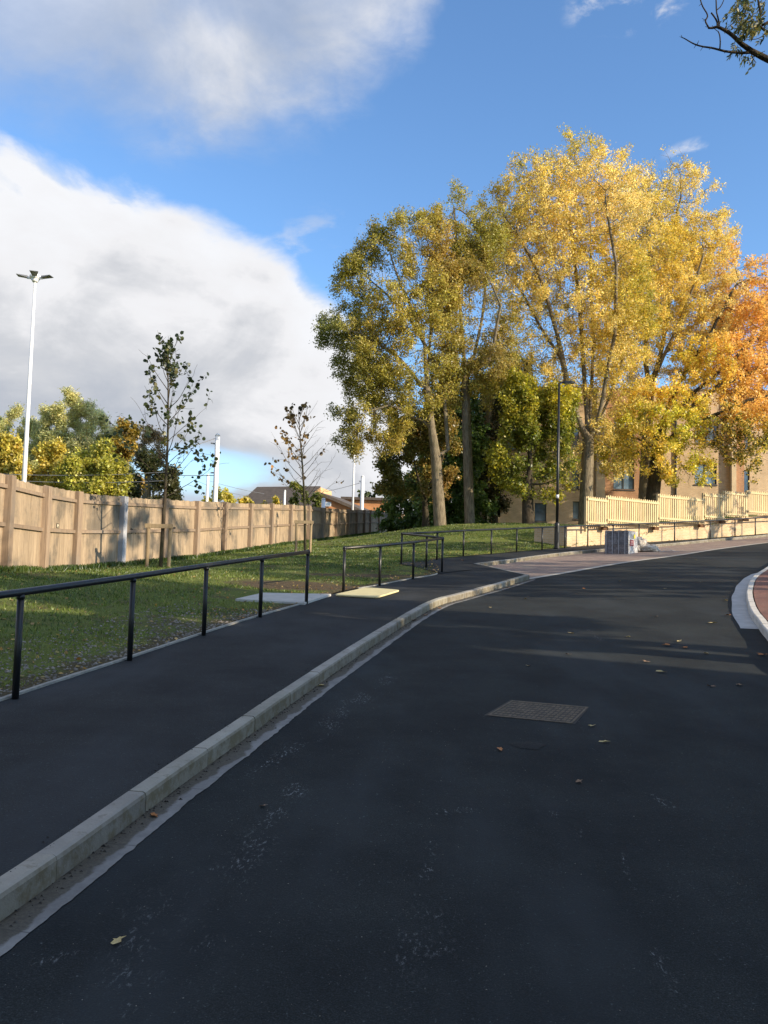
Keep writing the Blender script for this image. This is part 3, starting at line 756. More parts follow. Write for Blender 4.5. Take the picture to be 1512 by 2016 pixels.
# ------------------------------------------------------------------ handrails
def handrail(name, pts, label, closed_ends=True, over=(0, 0), balls=()):
    root = empty(name, (pts[0][0], pts[0][1], pts[0][2])); tag(root, label, 'handrail')
    tops = [np.array(p)+np.array([0, 0, RAIL_H-.03]) for p in pts]
    m = MB(); T = list(tops)
    if over[0]: T[0:0] = [tops[0]+(tops[0]-tops[1])/np.linalg.norm(tops[0]-tops[1])*over[0]]
    segs = []; cur = [T[0]]
    for i in range(1, len(T)):
        cur.append(T[i])
        if i < len(T)-1:
            a = T[i]-T[i-1]; b = T[i+1]-T[i]; ca = np.dot(a, b)/np.linalg.norm(a)/np.linalg.norm(b)
            if ca < .75: segs.append(cur); cur = [T[i]]
    segs.append(cur)
    for sg in segs: m.tube(sg, .032, 14)
    m.build('top_rail', M_BLACK, root, smooth=True)
    for i, p in enumerate(pts):
        m = MB(); m.tube([np.array(p)-np.array([0, 0, .05]), np.array(p)+np.array([0, 0, RAIL_H-.045])], .0285, 12)
        m.build('post', M_BLACK, root, smooth=True)
        m = MB(); m.tube([np.array(p)+np.array([0, 0, RAIL_H-.085]), np.array(p)+np.array([0, 0, RAIL_H-.05])], .0335, 12)
        if i in balls: m.sphere(np.array(p)+np.array([0, 0, RAIL_H-.03]), .042, 12, 8)
        m.build('fitting', M_BLACK, root, smooth=True)
    return root
def gp(px, py, d):
    p = at(px, py, d); return np.array([p[0], p[1], float(zroad(p[0], p[1]))+KH])
RA = [gp(*q) for q in railA_px]; d_ = RA[0]-RA[1]
RA = [RA[0]+d_*1.0]+RA; RA[0][2] = float(zroad(RA[0][0], RA[0][1]))+KH
handrail('handrail', RA, 'black steel handrail in the left foreground, ending beside the pale slab', over=(1.5, 0), balls=(5,))
RB = [gp(*q) for q in railB_px+railC_px+railD_px]
handrail('handrail', RB, 'black steel handrail with zigzag corner, running on past the lamp post and brick wall', balls=(0, 3, 5))

# ------------------------------------------------------------------ brick retaining wall and picket fence
wl = [(1127, 1078, 34.15), (1157, 1076, 35.0), (1207, 1073, 36.1), (1258, 1070, 37.2), (1328, 1066, 38.6), (1398, 1061, 39.9), (1447, 1057.5, 40.8), (1487, 1054.5, 41.5), (1560, 1049, 42.9)]
WP = [at(*q) for q in wl]; WP = [np.array([p[0], p[1], float(zroad(p[0], p[1]))+KH]) for p in WP]
wn_ = np.array([-.54, .84]); wall_off = .30
WL = [p+np.array([wn_[0], wn_[1], 0])*wall_off for p in WP]
wtop_px = [1037, 1035.5, 1034, 1032, 1028.5, 1024, 1020.5, 1017.5, 1012]
brick_wall = empty('brick_wall', WL[0]); tag(brick_wall, 'low pale buff brick retaining wall below the picket fence', 'wall')
m = MB(); ucum = 0
WT = []
for i, q in enumerate(wl): 
    dd = q[2]+.27; WT.append(at(q[0], wtop_px[i], dd)[2])
for i in range(len(WL)-1):
    a, b = WL[i], WL[i+1]; ln = np.linalg.norm((b-a)[:2]); t = (b-a)[:2]/ln; n = np.array([t[1], -t[0]])
    k = len(m.v)
    th = .33
    for (pt, u, zt) in ((a, ucum, WT[i]), (b, ucum+ln, WT[i+1])):
        for (q, z, du) in ((0, pt[2]-.3, 0), (0, zt, 0), (-th, zt, .3), (-th, pt[2]-.3, .3)):
            m.v.append((pt[0]+n[0]*q, pt[1]+n[1]*q, z)); m.uv.append((u, z if q == 0 else zt+du))
    m.f += [(k, k+4, k+5, k+1), (k+1, k+5, k+6, k+2), (k+2, k+6, k+7, k+3)]
    if i == 0: m.f.append((k, k+1, k+2, k+3))
    ucum += ln
m.build('wall', M_WALLBR, brick_wall)
# return of the wall at its left end
a = WL[0]; t0 = (WL[1]-WL[0])[:2]; t0 /= np.linalg.norm(t0); n0 = np.array([-t0[1], t0[0]])
m = MB(); uvbox_wall(m, a[:2]+n0*1.6-t0*.02, a[:2]-n0*.003-t0*.02, a[2]-.3, WT[0]+.004, .24, -t0)
m.build('wall_return', M_WALLBR, brick_wall)

pf = empty('picket_fence', WL[1]); tag(pf, 'stepped fence of new yellow timber pickets standing on the brick wall', 'fence')
segs_px = [(1156, 1194, 976.5, 981), (1195, 1296, 976.5, 984.5), (1297, 1385.5, 972.5, 980), (1386.5, 1425, 969, 974.5), (1426, 1471, 965.3, 970.5), (1472, 1535, 964.5, 971.5)]
bots_px = [(1034, 1035), (1029, 1036), (1025, 1031), (1021, 1024), (1015, 1020), (1011, 1016)]
def wall_at(px):
    xs_ = [q[0] for q in wl]; d = np.interp(px, xs_, [q[2] for q in wl])+.27
    return d
for i, (x0, x1, ya, yb) in enumerate(segs_px):
    dA_, dB_ = wall_at(x0)-.08, wall_at(x1)-.08
    P0 = at(x0, ya, dA_); P1 = at(x1, yb, dB_)
    zt = (P0[2]+P1[2])/2
    B0 = at(x0, bots_px[i][0], dA_); B1 = at(x1, bots_px[i][1], dB_); zb = (B0[2]+B1[2])/2
    t = (P1-P0)[:2]; ln = np.linalg.norm(t); t /= ln; n = np.array([t[1], -t[0]])
    npk = int(round(ln/.148)); m = MB(); rnd = random.Random(i+9)
    for k in range(npk):
        u = (k+.5)*ln/npk; v = rnd.uniform(.88, 1.08); w = .047
        h = rnd.uniform(-.012, .012); tint = (v, v*rnd.uniform(.96, 1.0), v*rnd.uniform(.9, 1.02))
        V = []
        for q in (0.0, .02):
            for (uu, zz) in ((u-w, zb-.02+h), (u+w, zb-.02+h), (u+w, zt-.04+h), (u+w*.4, zt+h), (u-w*.4, zt+h), (u-w, zt-.04+h)):
                V.append((P0[0]+t[0]*uu+n[0]*q, P0[1]+t[1]*uu+n[1]*q, zz))
        m.add(V, [(5, 4, 3, 2, 1, 0), (6, 7, 8, 9, 10, 11)]+[(j, (j+1) % 6, 6+(j+1) % 6, 6+j) for j in range(6)], tint)
    m.build('picket_panel', M_PICK, pf)
    for (zz, fr_) in ((zt-.13, .021), (zb+.10, .021)):
        m = MB(); v = rnd.uniform(.95, 1.06)
        # upper rail carried on the front face, as in the photograph's pale horizontal bands
        m.obox([P0[0], P0[1], 0], [t[0], t[1], 0], [n[0], n[1], 0], [0, 0, 1], (0.0, fr_, zz-.04), (ln, fr_+.035, zz+.045), (v, v, v))
        m.build('rail', M_PICK, pf)
    m = MB(); m.obox([P0[0], P0[1], 0], [t[0], t[1], 0], [n[0], n[1], 0], [0, 0, 1], (-.05, -.11, zb-.30), (.05, -.004, zt-.02), (.9, .9, .9))
    m.build('post', M_PICK, pf)
    m = MB(); e1 = ln*.97
    m.obox([P0[0], P0[1], 0], [t[0], t[1], 0], [n[0], n[1], 0], [0, 0, 1], (e1-.16, -.12, zb-.17), (e1+.16, .02, zb-.03), (.45, .30, .2))
    m.build('bracket', M_FPOST, pf)

# ------------------------------------------------------------------ lamp post (black)
lb = gp(1096, 1079, 33.0); lp = empty('lamp_post', lb); tag(lp, 'black street lamp post with short arm standing on the path before the trees', 'lamp post')
ltop = at(1102, 750, 33.0)[2]-lb[2]
U3 = np.array([0, 0, 1.])
m = MB(); m.tube([lb+U3*(-.1), lb+U3*.02, lb+U3*.9, lb+U3*1.0, lb+U3*1.05], [.115, .105, .10, .10, .06], 14); m.tube([lb+U3*0, lb+U3*.05], .13, 14); m.build('base', M_BLACK, lp, smooth=True)
m = MB(); m.tube([lb+U3*1.0, lb+U3*3, lb+U3*ltop], [.06, .055, .042], 12); m.build('column', M_BLACK, lp, smooth=True)
m = MB(); m.obox(lb+U3*.45+np.array([0, -.105, 0]), (1, 0, 0), (0, 1, 0), (0, 0, 1), (-.04, -.01, -.2), (.04, .01, .2)); m.build('door', M_BLACK, lp)
lt = lb+U3*ltop
m = MB(); m.tube([lt-U3*.03, lt+U3*.02+np.array([.05, 0, 0]), lt+np.array([.22, 0, .035])], .035, 8); m.build('arm', M_BLACK, lp, smooth=True)
m = MB(); h0 = lt+np.array([.12, 0, .02])
V = []
for (x, w, za, zb) in ((0, .04, -.01, .05), (.1, .10, -.02, .085), (.35, .12, -.02, .085), (.5, .09, -.01, .05)):
    V += [(h0[0]+x, h0[1]-w, h0[2]+za), (h0[0]+x, h0[1]+w, h0[2]+za), (h0[0]+x, h0[1]+w*.7, h0[2]+zb), (h0[0]+x, h0[1]-w*.7, h0[2]+zb)]
Fs = [(3, 2, 1, 0), (12, 13, 14, 15)]
for i in range(3):
    for k in range(4): Fs.append((i*4+k, i*4+(k+1) % 4, i*4+4+(k+1) % 4, i*4+4+k))
m.add(V, Fs); lhd = m.build('lamp_head', M_BLACK, lp, bevel=.01)
m = MB(); m.box((h0[0]+.13, h0[1]-.08, h0[2]-.032), (h0[0]+.33, h0[1]+.08, h0[2]-.021)); m.build('lens', simple('lamp lens', (.5, .5, .48), .2), lhd)
m = MB(); ps = lb+U3*(at(1099, 977, 33)[2]-lb[2]); m.tube([ps-U3*.07, ps+U3*.07], .062, 12); m.build('sticker', M_WHITE, lp, smooth=True)

# ------------------------------------------------------------------ pallet of wrapped blocks and the crumpled bag
pc = hit(1219, 1090, zroad); 
pr = empty('pallet_of_blocks', (pc[0], pc[1], pc[2])); tag(pr, 'strapped cube of grey paving blocks wrapped in film, standing on the layby', 'pallet')
a1 = np.array([math.cos(R(-35)), math.sin(R(-35)), 0]); a2 = np.array([-a1[1], a1[0], 0])   # a1: along the dark face, a2: away
o0 = at(1190, 1084, 31.0); o0 = np.array([o0[0], o0[1], float(zroad(o0[0], o0[1]))+.01]); Wd, Dp, Hh = .88, 1.0, .84
def b_blk(t, p, o):
    U = t.node('ShaderNodeTexCoord').outputs['Object']
    n = t.noise(U, 6, 5, .7); w = t.noise(U, 14, 4, .6, 2)
    c = t.ramp(n, [(.3, (.055, .06, .075)), (.7, (.16, .165, .19))]); c = t.mix(1.0, c, vcol(t), 'MULTIPLY')
    c = t.mix(t.math('MULTIPLY', t.smooth(w, .56, .64), .5), c, (.42, .44, .48))
    setp(t, p, col=c, rough=.45, spec=.6, coat=.5); t.l.new(bump(t, w, .5, .02), p.inputs['Normal'])
M_BLK = mat('film wrapped blocks', b_blk)
m = MB(); rnd = random.Random(3); nx_, ny_, nz_ = 8, 5, 10
for i in range(nx_):
    for j in range(ny_):
        for k in range(nz_):
            if 0 < i < nx_-1 and 0 < j < ny_-1 and k < nz_-1: continue
            v = rnd.uniform(.7, 1.25); e = rnd.uniform(-.004, .004); g = .004
            m.obox(o0, a1, a2, U3, (i*Wd/nx_+g+e, j*Dp/ny_+g+e, k*Hh/nz_+g), ((i+1)*Wd/nx_-g+e, (j+1)*Dp/ny_-g+e, (k+1)*Hh/nz_-.002), (v, v, v*1.03))
m.build('block_stack', M_BLK, pr)
def b_film(t, p, o):
    w = t.noise(pos(t), 16, 5, .6, 2.5); w2 = t.noise(pos(t), 5, 4, .6, 1)
    c = t.ramp(w, [(.35, (.52, .50, .49)), (.6, (.74, .72, .70))])
    setp(t, p, col=c, rough=.3, spec=.6); t.l.new(bump(t, t.math('ADD', w, w2), .8, .03), p.inputs['Normal'])
    tr = t.node('ShaderNodeBsdfTransparent'); mx = t.node('ShaderNodeMixShader')
    t.l.new(t.smooth(w2, .35, .75), mx.inputs[0]); 
    mx2 = t.math('MULTIPLY_ADD', t.smooth(w2, .42, .60), -.35, .95)
    t.l.new(mx2, mx.inputs[0]); t.l.new(tr.outputs[0], mx.inputs[1]); t.l.new(p.outputs[0], mx.inputs[2]); t.l.new(mx.outputs[0], o.inputs[0])
M_FILM = mat('plastic film', b_film)
def sheet(m, o, ax, ay, w, h, nu, nv, nrm, amp, seed):
    k = len(m.v)
    for j in range(nv+1):
        for i in range(nu+1):
            q = np.array(o)+np.array(ax)*w*i/nu+np.array(ay)*h*j/nv; s = mnoise.noise((i*.6+seed, j*.6, seed))*amp+amp
            m.v.append(tuple(q+np.array(nrm)*s))
    for j in range(nv):
        for i in range(nu): a = k+j*(nu+1)+i; m.f.append((a, a+1, a+nu+2, a+nu+1))
m = MB(); sheet(m, o0+a1*(Wd+.006), a2, U3, Dp, Hh, 14, 12, a1, .012, 3); sheet(m, o0+U3*(Hh+.006)-a2*.01, a1, a2, Wd+.02, Dp, 12, 12, U3, .012, 8)
m.build('plastic_wrap', M_FILM, pr, smooth=True)
M_STRAP = simple('pale strap', (.40, .42, .46), .5, .08, 5, 0)
for fq in (.07, .34, .61, .87):
    m = MB(); m.obox(o0, a1, a2, U3, (fq*Wd-.012, -.010, .0), (fq*Wd+.012, -.004, Hh+.035)); m.obox(o0, a1, a2, U3, (fq*Wd-.012, -.0035, Hh+.028), (fq*Wd+.012, Dp, Hh+.034)); m.build('strap', M_STRAP, pr)
m = MB(); m.obox(o0, a1, a2, U3, (Wd+.036, .12, .30), (Wd+.042, .52, .52)); m.build('red_label', simple('dark red label', (.22, .03, .035), .5, .1, 9, 0), pr)
m = MB()
for k, (zz, e) in enumerate(((.46, .34), (.41, .30), (.36, .32))): m.obox(o0, a1, a2, U3, (Wd+.0425, .16, zz-.008), (Wd+.044, .16+e, zz+.008))
m.build('label_marks', simple('label print', (.6, .45, .42), .6), pr)
m = MB(); cc = o0+a1*(Wd+.037)+a2*.62+U3*.66; V = [cc]+[cc+a2*.09*math.cos(k*math.pi/8)+U3*.09*math.sin(k*math.pi/8) for k in range(16)]
m.add(V, [(0, 1+k, 1+(k+1) % 16) for k in range(16)]); m.build('yellow_sticker', simple('yellow sticker', (.85, .72, .04), .5), pr)

bgp = hit(1264, 1087, zroad)+np.array([.12, .15, 0]); bag = empty('plastic_bag', bgp); tag(bag, 'crumpled dirty white plastic sack lying against the wrapped pallet', 'bag')
m = MB(); rnd = random.Random(5)
def lump(m, c, sx, sy, sz, seed, amp=.3, n=20, k_=14, rot=0):
    k0 = len(m.v)
    for j in range(k_+1):
        th = math.pi*j/k_
        for i in range(n):
            ph = 2*math.pi*i/n; d = np.array([math.sin(th)*math.cos(ph), math.sin(th)*math.sin(ph), math.cos(th)])
            f = 1+amp*mnoise.noise(Vector(d)*2.1+Vector((seed, 0, 0)))+amp*.6*abs(mnoise.noise(Vector(d)*5+Vector((0, seed, 0))))
            q = d*f*np.array([sx, sy, sz]); x = q[0]*math.cos(rot)-q[1]*math.sin(rot); y = q[0]*math.sin(rot)+q[1]*math.cos(rot)
            m.v.append((c[0]+x, c[1]+y, max(c[2]+q[2], float(zroad(c[0], c[1]))+.005)))
    for j in range(k_):
        for i in range(n): m.f.append((k0+j*n+i, k0+(j+1)*n+i, k0+(j+1)*n+(i+1) % n, k0+j*n+(i+1) % n))
lump(m, bgp+np.array([-.08, .1, .22]), .26, .24, .30, 2, .5); lump(m, bgp+np.array([.22, .0, .12]), .34, .22, .17, 9, .6, rot=.3); lump(m, bgp+np.array([-.42, -.22, .12]), .17, .15, .16, 4, .5)
def b_bag(t, p, o):
    w = t.noise(pos(t), 9, 5, .6, 2); setp(t, p, col=t.ramp(w, [(.3, (.30, .25, .20)), (.55, (.60, .54, .46)), (.75, (.74, .70, .64))]), rough=.5); t.l.new(bump(t, w, .9, .05), p.inputs['Normal'])
M_BAG = mat('crumpled plastic', b_bag)
m.build('sack', M_BAG, bag, smooth=True)
m = MB()
for k in range(5):
    a = bgp+np.array([.3, 0, .12]); q = [a+np.array([(j/5)*(.5+.12*k), -.05*k*(j/5), max(.01, .14+.10*math.sin(j*1.3+k)-.028*j*j*.3)])-U3*.12 for j in range(6)]; m.tube([x if x[2] > zroad(x[0], x[1]) else np.array([x[0], x[1], float(zroad(x[0], x[1]))+.01]) for x in q], .006, 4)
m.build('loose_strapping', M_STRAP, bag)

# ------------------------------------------------------------------ slabs
def plate(name, px4, th, material, zf, off, label, cat, bev=.01, round_=0):
    P = [hit(a, b, zf) for a, b in px4]; c = np.mean(P, axis=0)
    m = MB(); n = len(P); zt = max(p[2] for p in P); 
    # best-fit plane through the ground under it
    A_ = np.array([[p[0]-c[0], p[1]-c[1], 1] for p in P]); co = np.linalg.lstsq(A_, np.array([zf(p[0], p[1]) for p in P]), rcond=None)[0]
    zz = lambda x, y: co[0]*(x-c[0])+co[1]*(y-c[1])+co[2]
    if round_:
        Q = []
        for i in range(n):
            a, b, d = P[i-1], P[i], P[(i+1) % n]; u = (a-b)/np.linalg.norm(a-b); v = (d-b)/np.linalg.norm(d-b)
            for k in range(5):
                s = k/4; Q.append(b+u*round_*(1-s)**2+v*round_*s**2)
        P = Q; n = len(P)
    m.v = [(p[0], p[1], zz(p[0], p[1])+off) for p in P]+[(p[0], p[1], zz(p[0], p[1])+off-th) for p in P]
    m.f = [tuple(range(n)), tuple(range(2*n-1, n-1, -1))]+[(i, n+i, n+(i+1) % n, (i+1) % n) for i in range(n)]
    o = m.build(name, material, None, bevel=bev); tag(o, label, cat)
    import bmesh
    bm = bmesh.new(); bm.from_mesh(o.data); bmesh.ops.recalc_face_normals(bm, faces=bm.faces); bm.to_mesh(o.data); bm.free()
    return o
M_SLAB = simple('pale slab', (.46, .45, .42), .85, .12, 4, .25)
M_YEL = simple('yellowish board', (.62, .55, .30), .7, .10, 7, .15)
zgv = lambda x, y: zg(x, y)
plate('concrete_slab', [(463, 1183), (517, 1170), (652, 1173), (600, 1190)], .08, M_SLAB, zgv, .035, 'flat pale grey concrete slab set in the grass by the end of the handrail', 'slab')
plate('access_board', [(657, 1174), (722, 1159.5), (788, 1165), (742, 1179)], .035, M_YEL, zr_top, .04, 'pale yellow flat board with rounded corners lying on the path edge', 'board', .012, .14)

# ------------------------------------------------------------------ drain cover and patch in the road
dc = [hit(a, b, zroad) for a, b in ((959, 1409), (1008, 1380), (1158, 1393), (1126, 1425))]
c = np.mean(dc, axis=0); dr = empty('drain_cover', c); tag(dr, 'rusty rectangular cast iron drain cover set in the dark road', 'drain cover')
def bil(u, v, z):
    p = dc[0]*(1-u)*(1-v)+dc[3]*u*(1-v)+dc[2]*u*v+dc[1]*(1-u)*v
    return (p[0], p[1], float(zroad(p[0], p[1]))+z)
def b_iron(t, p, o):
    n = t.noise(pos(t), 18, 5, .7); setp(t, p, col=t.ramp(n, [(.3, (.05, .045, .04)), (.5, (.13, .105, .075)), (.7, (.21, .17, .12))]), rough=.7, metal=.2); t.l.new(bump(t, n, .4, .004), p.inputs['Normal'])
M_IRON = mat('cast iron', b_iron)
m = MB(); k_ = [np.array(q) for q in dc]; cc_ = np.mean(k_, axis=0); o_ = [cc_+(q-cc_)*1.06+np.array([.012*math.sin(9*i), .01, 0]) for i, q in enumerate(k_)]
m.v = [(q[0], q[1], float(zroad(q[0], q[1]))+.0028) for q in o_]; m.f = [(0, 1, 2, 3)]
sm_ = m.build('tar_seam', simple('tar seam', (.006, .007, .008), .6, .3, 20, .3), dr)
if sm_.data.polygons[0].normal.z < 0: sm_.data.flip_normals()
m = MB(); 
def blkq(u0, v0, u1, v1, za, zb):
    k = len(m.v); m.v += [bil(u, v, z) for z in (za, zb) for (u, v) in ((u0, v0), (u1, v0), (u1, v1), (u0, v1))]
    m.f += [(k+4, k+5, k+6, k+7), (k, k+1, k+5, k+4), (k+1, k+2, k+6, k+5), (k+2, k+3, k+7, k+6), (k+3, k, k+4, k+7)]
for (u0, v0, u1, v1) in ((0, 0, 1, .05), (0, .95, 1, 1), (0, .052, .025, .948), (.975, .052, 1, .948)): blkq(u0, v0, u1, v1, -.03, .006)
m.build('frame', M_IRON, dr); m = MB(); blkq(.027, .052, .973, .948, -.03, -.014)
m.build('plate', simple('dark iron plate', (.03, .028, .026), .8, .2, 20, .2, .1), dr); m = MB(); rnd = random.Random(8)
nu, nv = 16, 7
for i in range(nu):
    for j in range(nv):
        u = .035+.93*i/nu; v = .07+.86*j/nv; e = .006*rnd.random()
        blkq(u+.006, v+.018, u+.93/nu-.006-e, v+.86/nv-.018, -.0138, .005+rnd.uniform(-.001, .001))
m.build('grid_studs', M_IRON, dr)
pcx = hit(1040, 1468, zroad); m = MB()
P_ = [np.array([pcx[0]+.13*math.cos(a)*(1+.2*math.sin(3*a)), pcx[1]+.10*math.sin(a)*(1+.2*math.cos(5*a))]) for a in np.linspace(0, 2*math.pi, 18)[:-1]]
k = [(p[0], p[1], float(zroad(*p))+.003) for p in P_]; m.v = [(pcx[0], pcx[1], float(zroad(pcx[0], pcx[1]))+.012)]+k; m.f = [(0, 1+i, 1+(i+1) % 17) for i in range(17)]
tag(m.build('stop_tap_cover', simple('tar patch', (.010, .011, .012), .97, .5, 30, .8), None, smooth=True), 'small lumpy dark iron cap sunk in the road just in front of the drain cover', 'road cover')

# ------------------------------------------------------------------ fallen leaves
def leaf_mesh(seed, s):
    rnd = random.Random(seed); n = 11; P = []
    for i in range(n):
        a = 2*math.pi*i/n; r_ = s*(1.0 if i % 2 == 0 else .52)*rnd.uniform(.75, 1.15); P.append((r_*math.cos(a), r_*.75*math.sin(a), .008+.5*s*abs(math.sin(a*1.0+seed))*rnd.uniform(.1, .5)))
    me = bpy.data.meshes.new('fallen_leaf'); me.from_pydata([(0, 0, .006)]+P, [], [(0, 1+i, 1+(i+1) % n) for i in range(n)]); return me
LM = {'orange': simple('orange leaf', (.42, .17, .05), .6, .2, 60, 0), 'yellow': simple('yellow leaf', (.50, .40, .18), .6, .2, 60, 0), 'brown': simple('brown leaf', (.22, .14, .085), .7, .2, 60, 0)}
LV = {}
for cname, mm_ in LM.items():
    for k in range(3):
        me = leaf_mesh(k*3+len(cname), .055); me.materials.append(mm_); LV[(cname, k)] = me
def fleaf(px, py, colr, s, zf, label, group=None):
    p = hit(px, py, zf); o = bpy.data.objects.new('fallen_leaf', LV[(colr, random.randrange(3))]); COL.objects.link(o)
    o.location = (p[0], p[1], p[2]+.004); o.rotation_euler = (random.uniform(-.15, .15), random.uniform(-.15, .15), random.uniform(0, 6.28)); o.scale = (s, s, s)
    tag(o, label, 'leaf', group)
fleaf(232, 1857, 'yellow', .75, zroad, 'pale yellow crinkled leaf lying alone low on the left of the road')
fleaf(302, 1609, 'orange', .8, zroad, 'curled orange leaf in the wet gutter at the near left kerb')
fleaf(633, 1352, 'yellow', 1.0, zroad, 'golden leaf in the gutter halfway along the kerb')
fleaf(518, 1589, 'brown', .6, zroad, 'faint red-brown leaf on the road right of the gutter leaf')
fleaf(984, 1477, 'orange', .7, zroad, 'small orange leaf on the road left of the tar cap')
fleaf(1166, 1431, 'yellow', .75, zroad, 'tiny pale leaf at the near right corner of the drain cover')
fleaf(1191, 1463, 'yellow', .8, zroad, 'grey-yellow leaf on the road right of the tar cap')
fleaf(1139, 1541, 'brown', .7, zroad, 'dull leaf on dark asphalt below the drain cover')
fleaf(1500, 1291, 'orange', 1.3, zroad, 'brown-orange leaf on the road at the right frame edge')
fleaf(1435, 1213, 'orange', 1.5, zroad, 'bright orange leaf beside the pale gutter of the right kerb')
fleaf(912, 1104, 'orange', 1.6, zr_top, 'two-tone orange leaf on the footpath beyond the handrail corner')
rnd = random.Random(12)
GL = 'dry leaves scattered over the road'
for (px, py, c_, s_, lab) in (
    (1313, 1272, 'orange', 1.3, 'largest orange leaf of the loose cluster on the sunlit strip short of the right kerb'),
    (1337, 1264, 'yellow', 1.1, 'pale leaf at the far side of the leaf cluster on the sunlit strip'),
    (1349, 1277, 'orange', 1.1, 'orange leaf at the near side of the leaf cluster on the sunlit strip'),
    (1390, 1288, 'yellow', 1.0, 'pale leaf at the shadow edge, between the leaf cluster and the right frame edge'),
    (1237, 1255, 'yellow', .9, 'small pale leaf on the sunlit strip left of the leaf cluster'),
    (1302, 1325, 'yellow', 1.2, 'white-looking leaf in the shade nearer than the leaf cluster'),
    (1272, 1304, 'brown', 1.0, 'dull flat leaf just inside the shade below the leaf cluster'),
    (1120, 1290, 'brown', .9, 'dark brown leaf on the shaded road straight beyond the drain cover'),
    (1040, 1312, 'yellow', .8, 'tiny pale leaf left of and beyond the drain cover'),
    (1125, 1248, 'yellow', 1.0, 'pale leaf in mid road on the far sunlit strip'),
    (1290, 1215, 'brown', 1.0, 'brown leaf in mid road between the sunlit strip and the pallet'),
    (1403, 1228, 'yellow', 1.3, 'pale twisted leaf on the road left of the bright orange leaf'),
    (1428, 1183, 'yellow', 1.2, 'pale leaf touching the widest part of the right gutter'),
    (1380, 1147, 'yellow', 1.0, 'small pale leaf level with the far end of the right gutter'),
    (1417, 1118, 'brown', 1.0, 'brown leaf far up the road, nearest to the red block paving'),
    (1310, 1160, 'yellow', 1.0, 'small leaf in mid road right of the layby edging'),
    (1220, 1145, 'yellow', 1.0, 'small leaf on the road in front of the wrapped pallet'),
    (1150, 1160, 'orange', 1.0, 'small orange speck of a leaf on the road just short of the layby edging'),
    (1035, 1180, 'yellow', 1.0, 'small pale leaf on the road where the kerb bends to the layby'),
    (965, 1197, 'yellow', .9, 'tiny leaf on the road close beside the far kerb gutter'),
    (1370, 1103, 'yellow', 1.0, 'farthest pale leaf on the road below the end of the layby'),
    (1400, 1353, 'brown', 1.0, 'dull thin leaf in the shade level with the drain cover, towards the right'),
    (1455, 1350, 'brown', .9, 'dull thin leaf in the shade nearest the right frame edge')):
    fleaf(px, py, c_, s_, zroad, lab, GL)
GG = 'leaves caught in the gutter by the kerb'
for (px, py, c_, lab) in ((866, 1199, 'orange', 'bright orange curled leaf in the gutter where the kerb starts to bend'), (838, 1213, 'brown', 'brown leaf in the gutter, nearer than the bright orange one'), (815, 1223, 'brown', 'flat brown leaf in the gutter, nearest of those at the bend'), (1000, 1158, 'brown', 'brown leaf in the gutter just before the layby corner')):
    fleaf(px, py, c_, rnd.uniform(1.1, 1.5), zroad, lab, GG)
# ------------------------------------------------------------------ trees
def b_bark(c1, c2):
    def b(t, p, o):
        P = pos(t); g = t.noise(t.mapping(P, (6, 6, 1.0)), 3, 6, .7); m_ = t.noise(P, .8, 5, .6)
        c = t.ramp(g, [(.35, c1), (.65, c2)]); c = t.mix(t.math('MULTIPLY', t.smooth(m_, .5, .65), .4), c, tuple(x*1.1+.02*(i == 1) for i, x in enumerate(c1)))
        setp(t, p, col=c, rough=.95, spec=.15); t.l.new(bump(t, g, .9, .05), p.inputs['Normal'])
    return b
M_BARK = mat('bark', b_bark((.10, .08, .055), (.28, .235, .16)))
M_BARKD = mat('dark bark', b_bark((.035, .028, .02), (.085, .07, .05)))
def b_leaf(tr):
    def b(t, p, o):
        c = vcol(t)
        hs = t.node('ShaderNodeHueSaturation'); hs.inputs['Saturation'].default_value = 1.08; hs.inputs['Value'].default_value = 1.15; t.l.new(c, hs.inputs['Color'])
        d = t.node('ShaderNodeBsdfDiffuse'); t.l.new(c, d.inputs[0]); s = t.node('ShaderNodeBsdfTranslucent'); t.l.new(hs.outputs[0], s.inputs[0])
        g = t.node('ShaderNodeBsdfGlossy'); g.inputs['Roughness'].default_value = .45; g.inputs[0].default_value = (.8, .85, .9, 1)
        m1 = t.node('ShaderNodeMixShader'); m1.inputs[0].default_value = tr; t.l.new(d.outputs[0], m1.inputs[1]); t.l.new(s.outputs[0], m1.inputs[2])
        m2 = t.node('ShaderNodeMixShader'); m2.inputs[0].default_value = .04; t.l.new(m1.outputs[0], m2.inputs[1]); t.l.new(g.outputs[0], m2.inputs[2])
        t.l.new(m2.outputs[0], o.inputs[0])
    return b
M_LEAF = mat('leaves', b_leaf(.46))

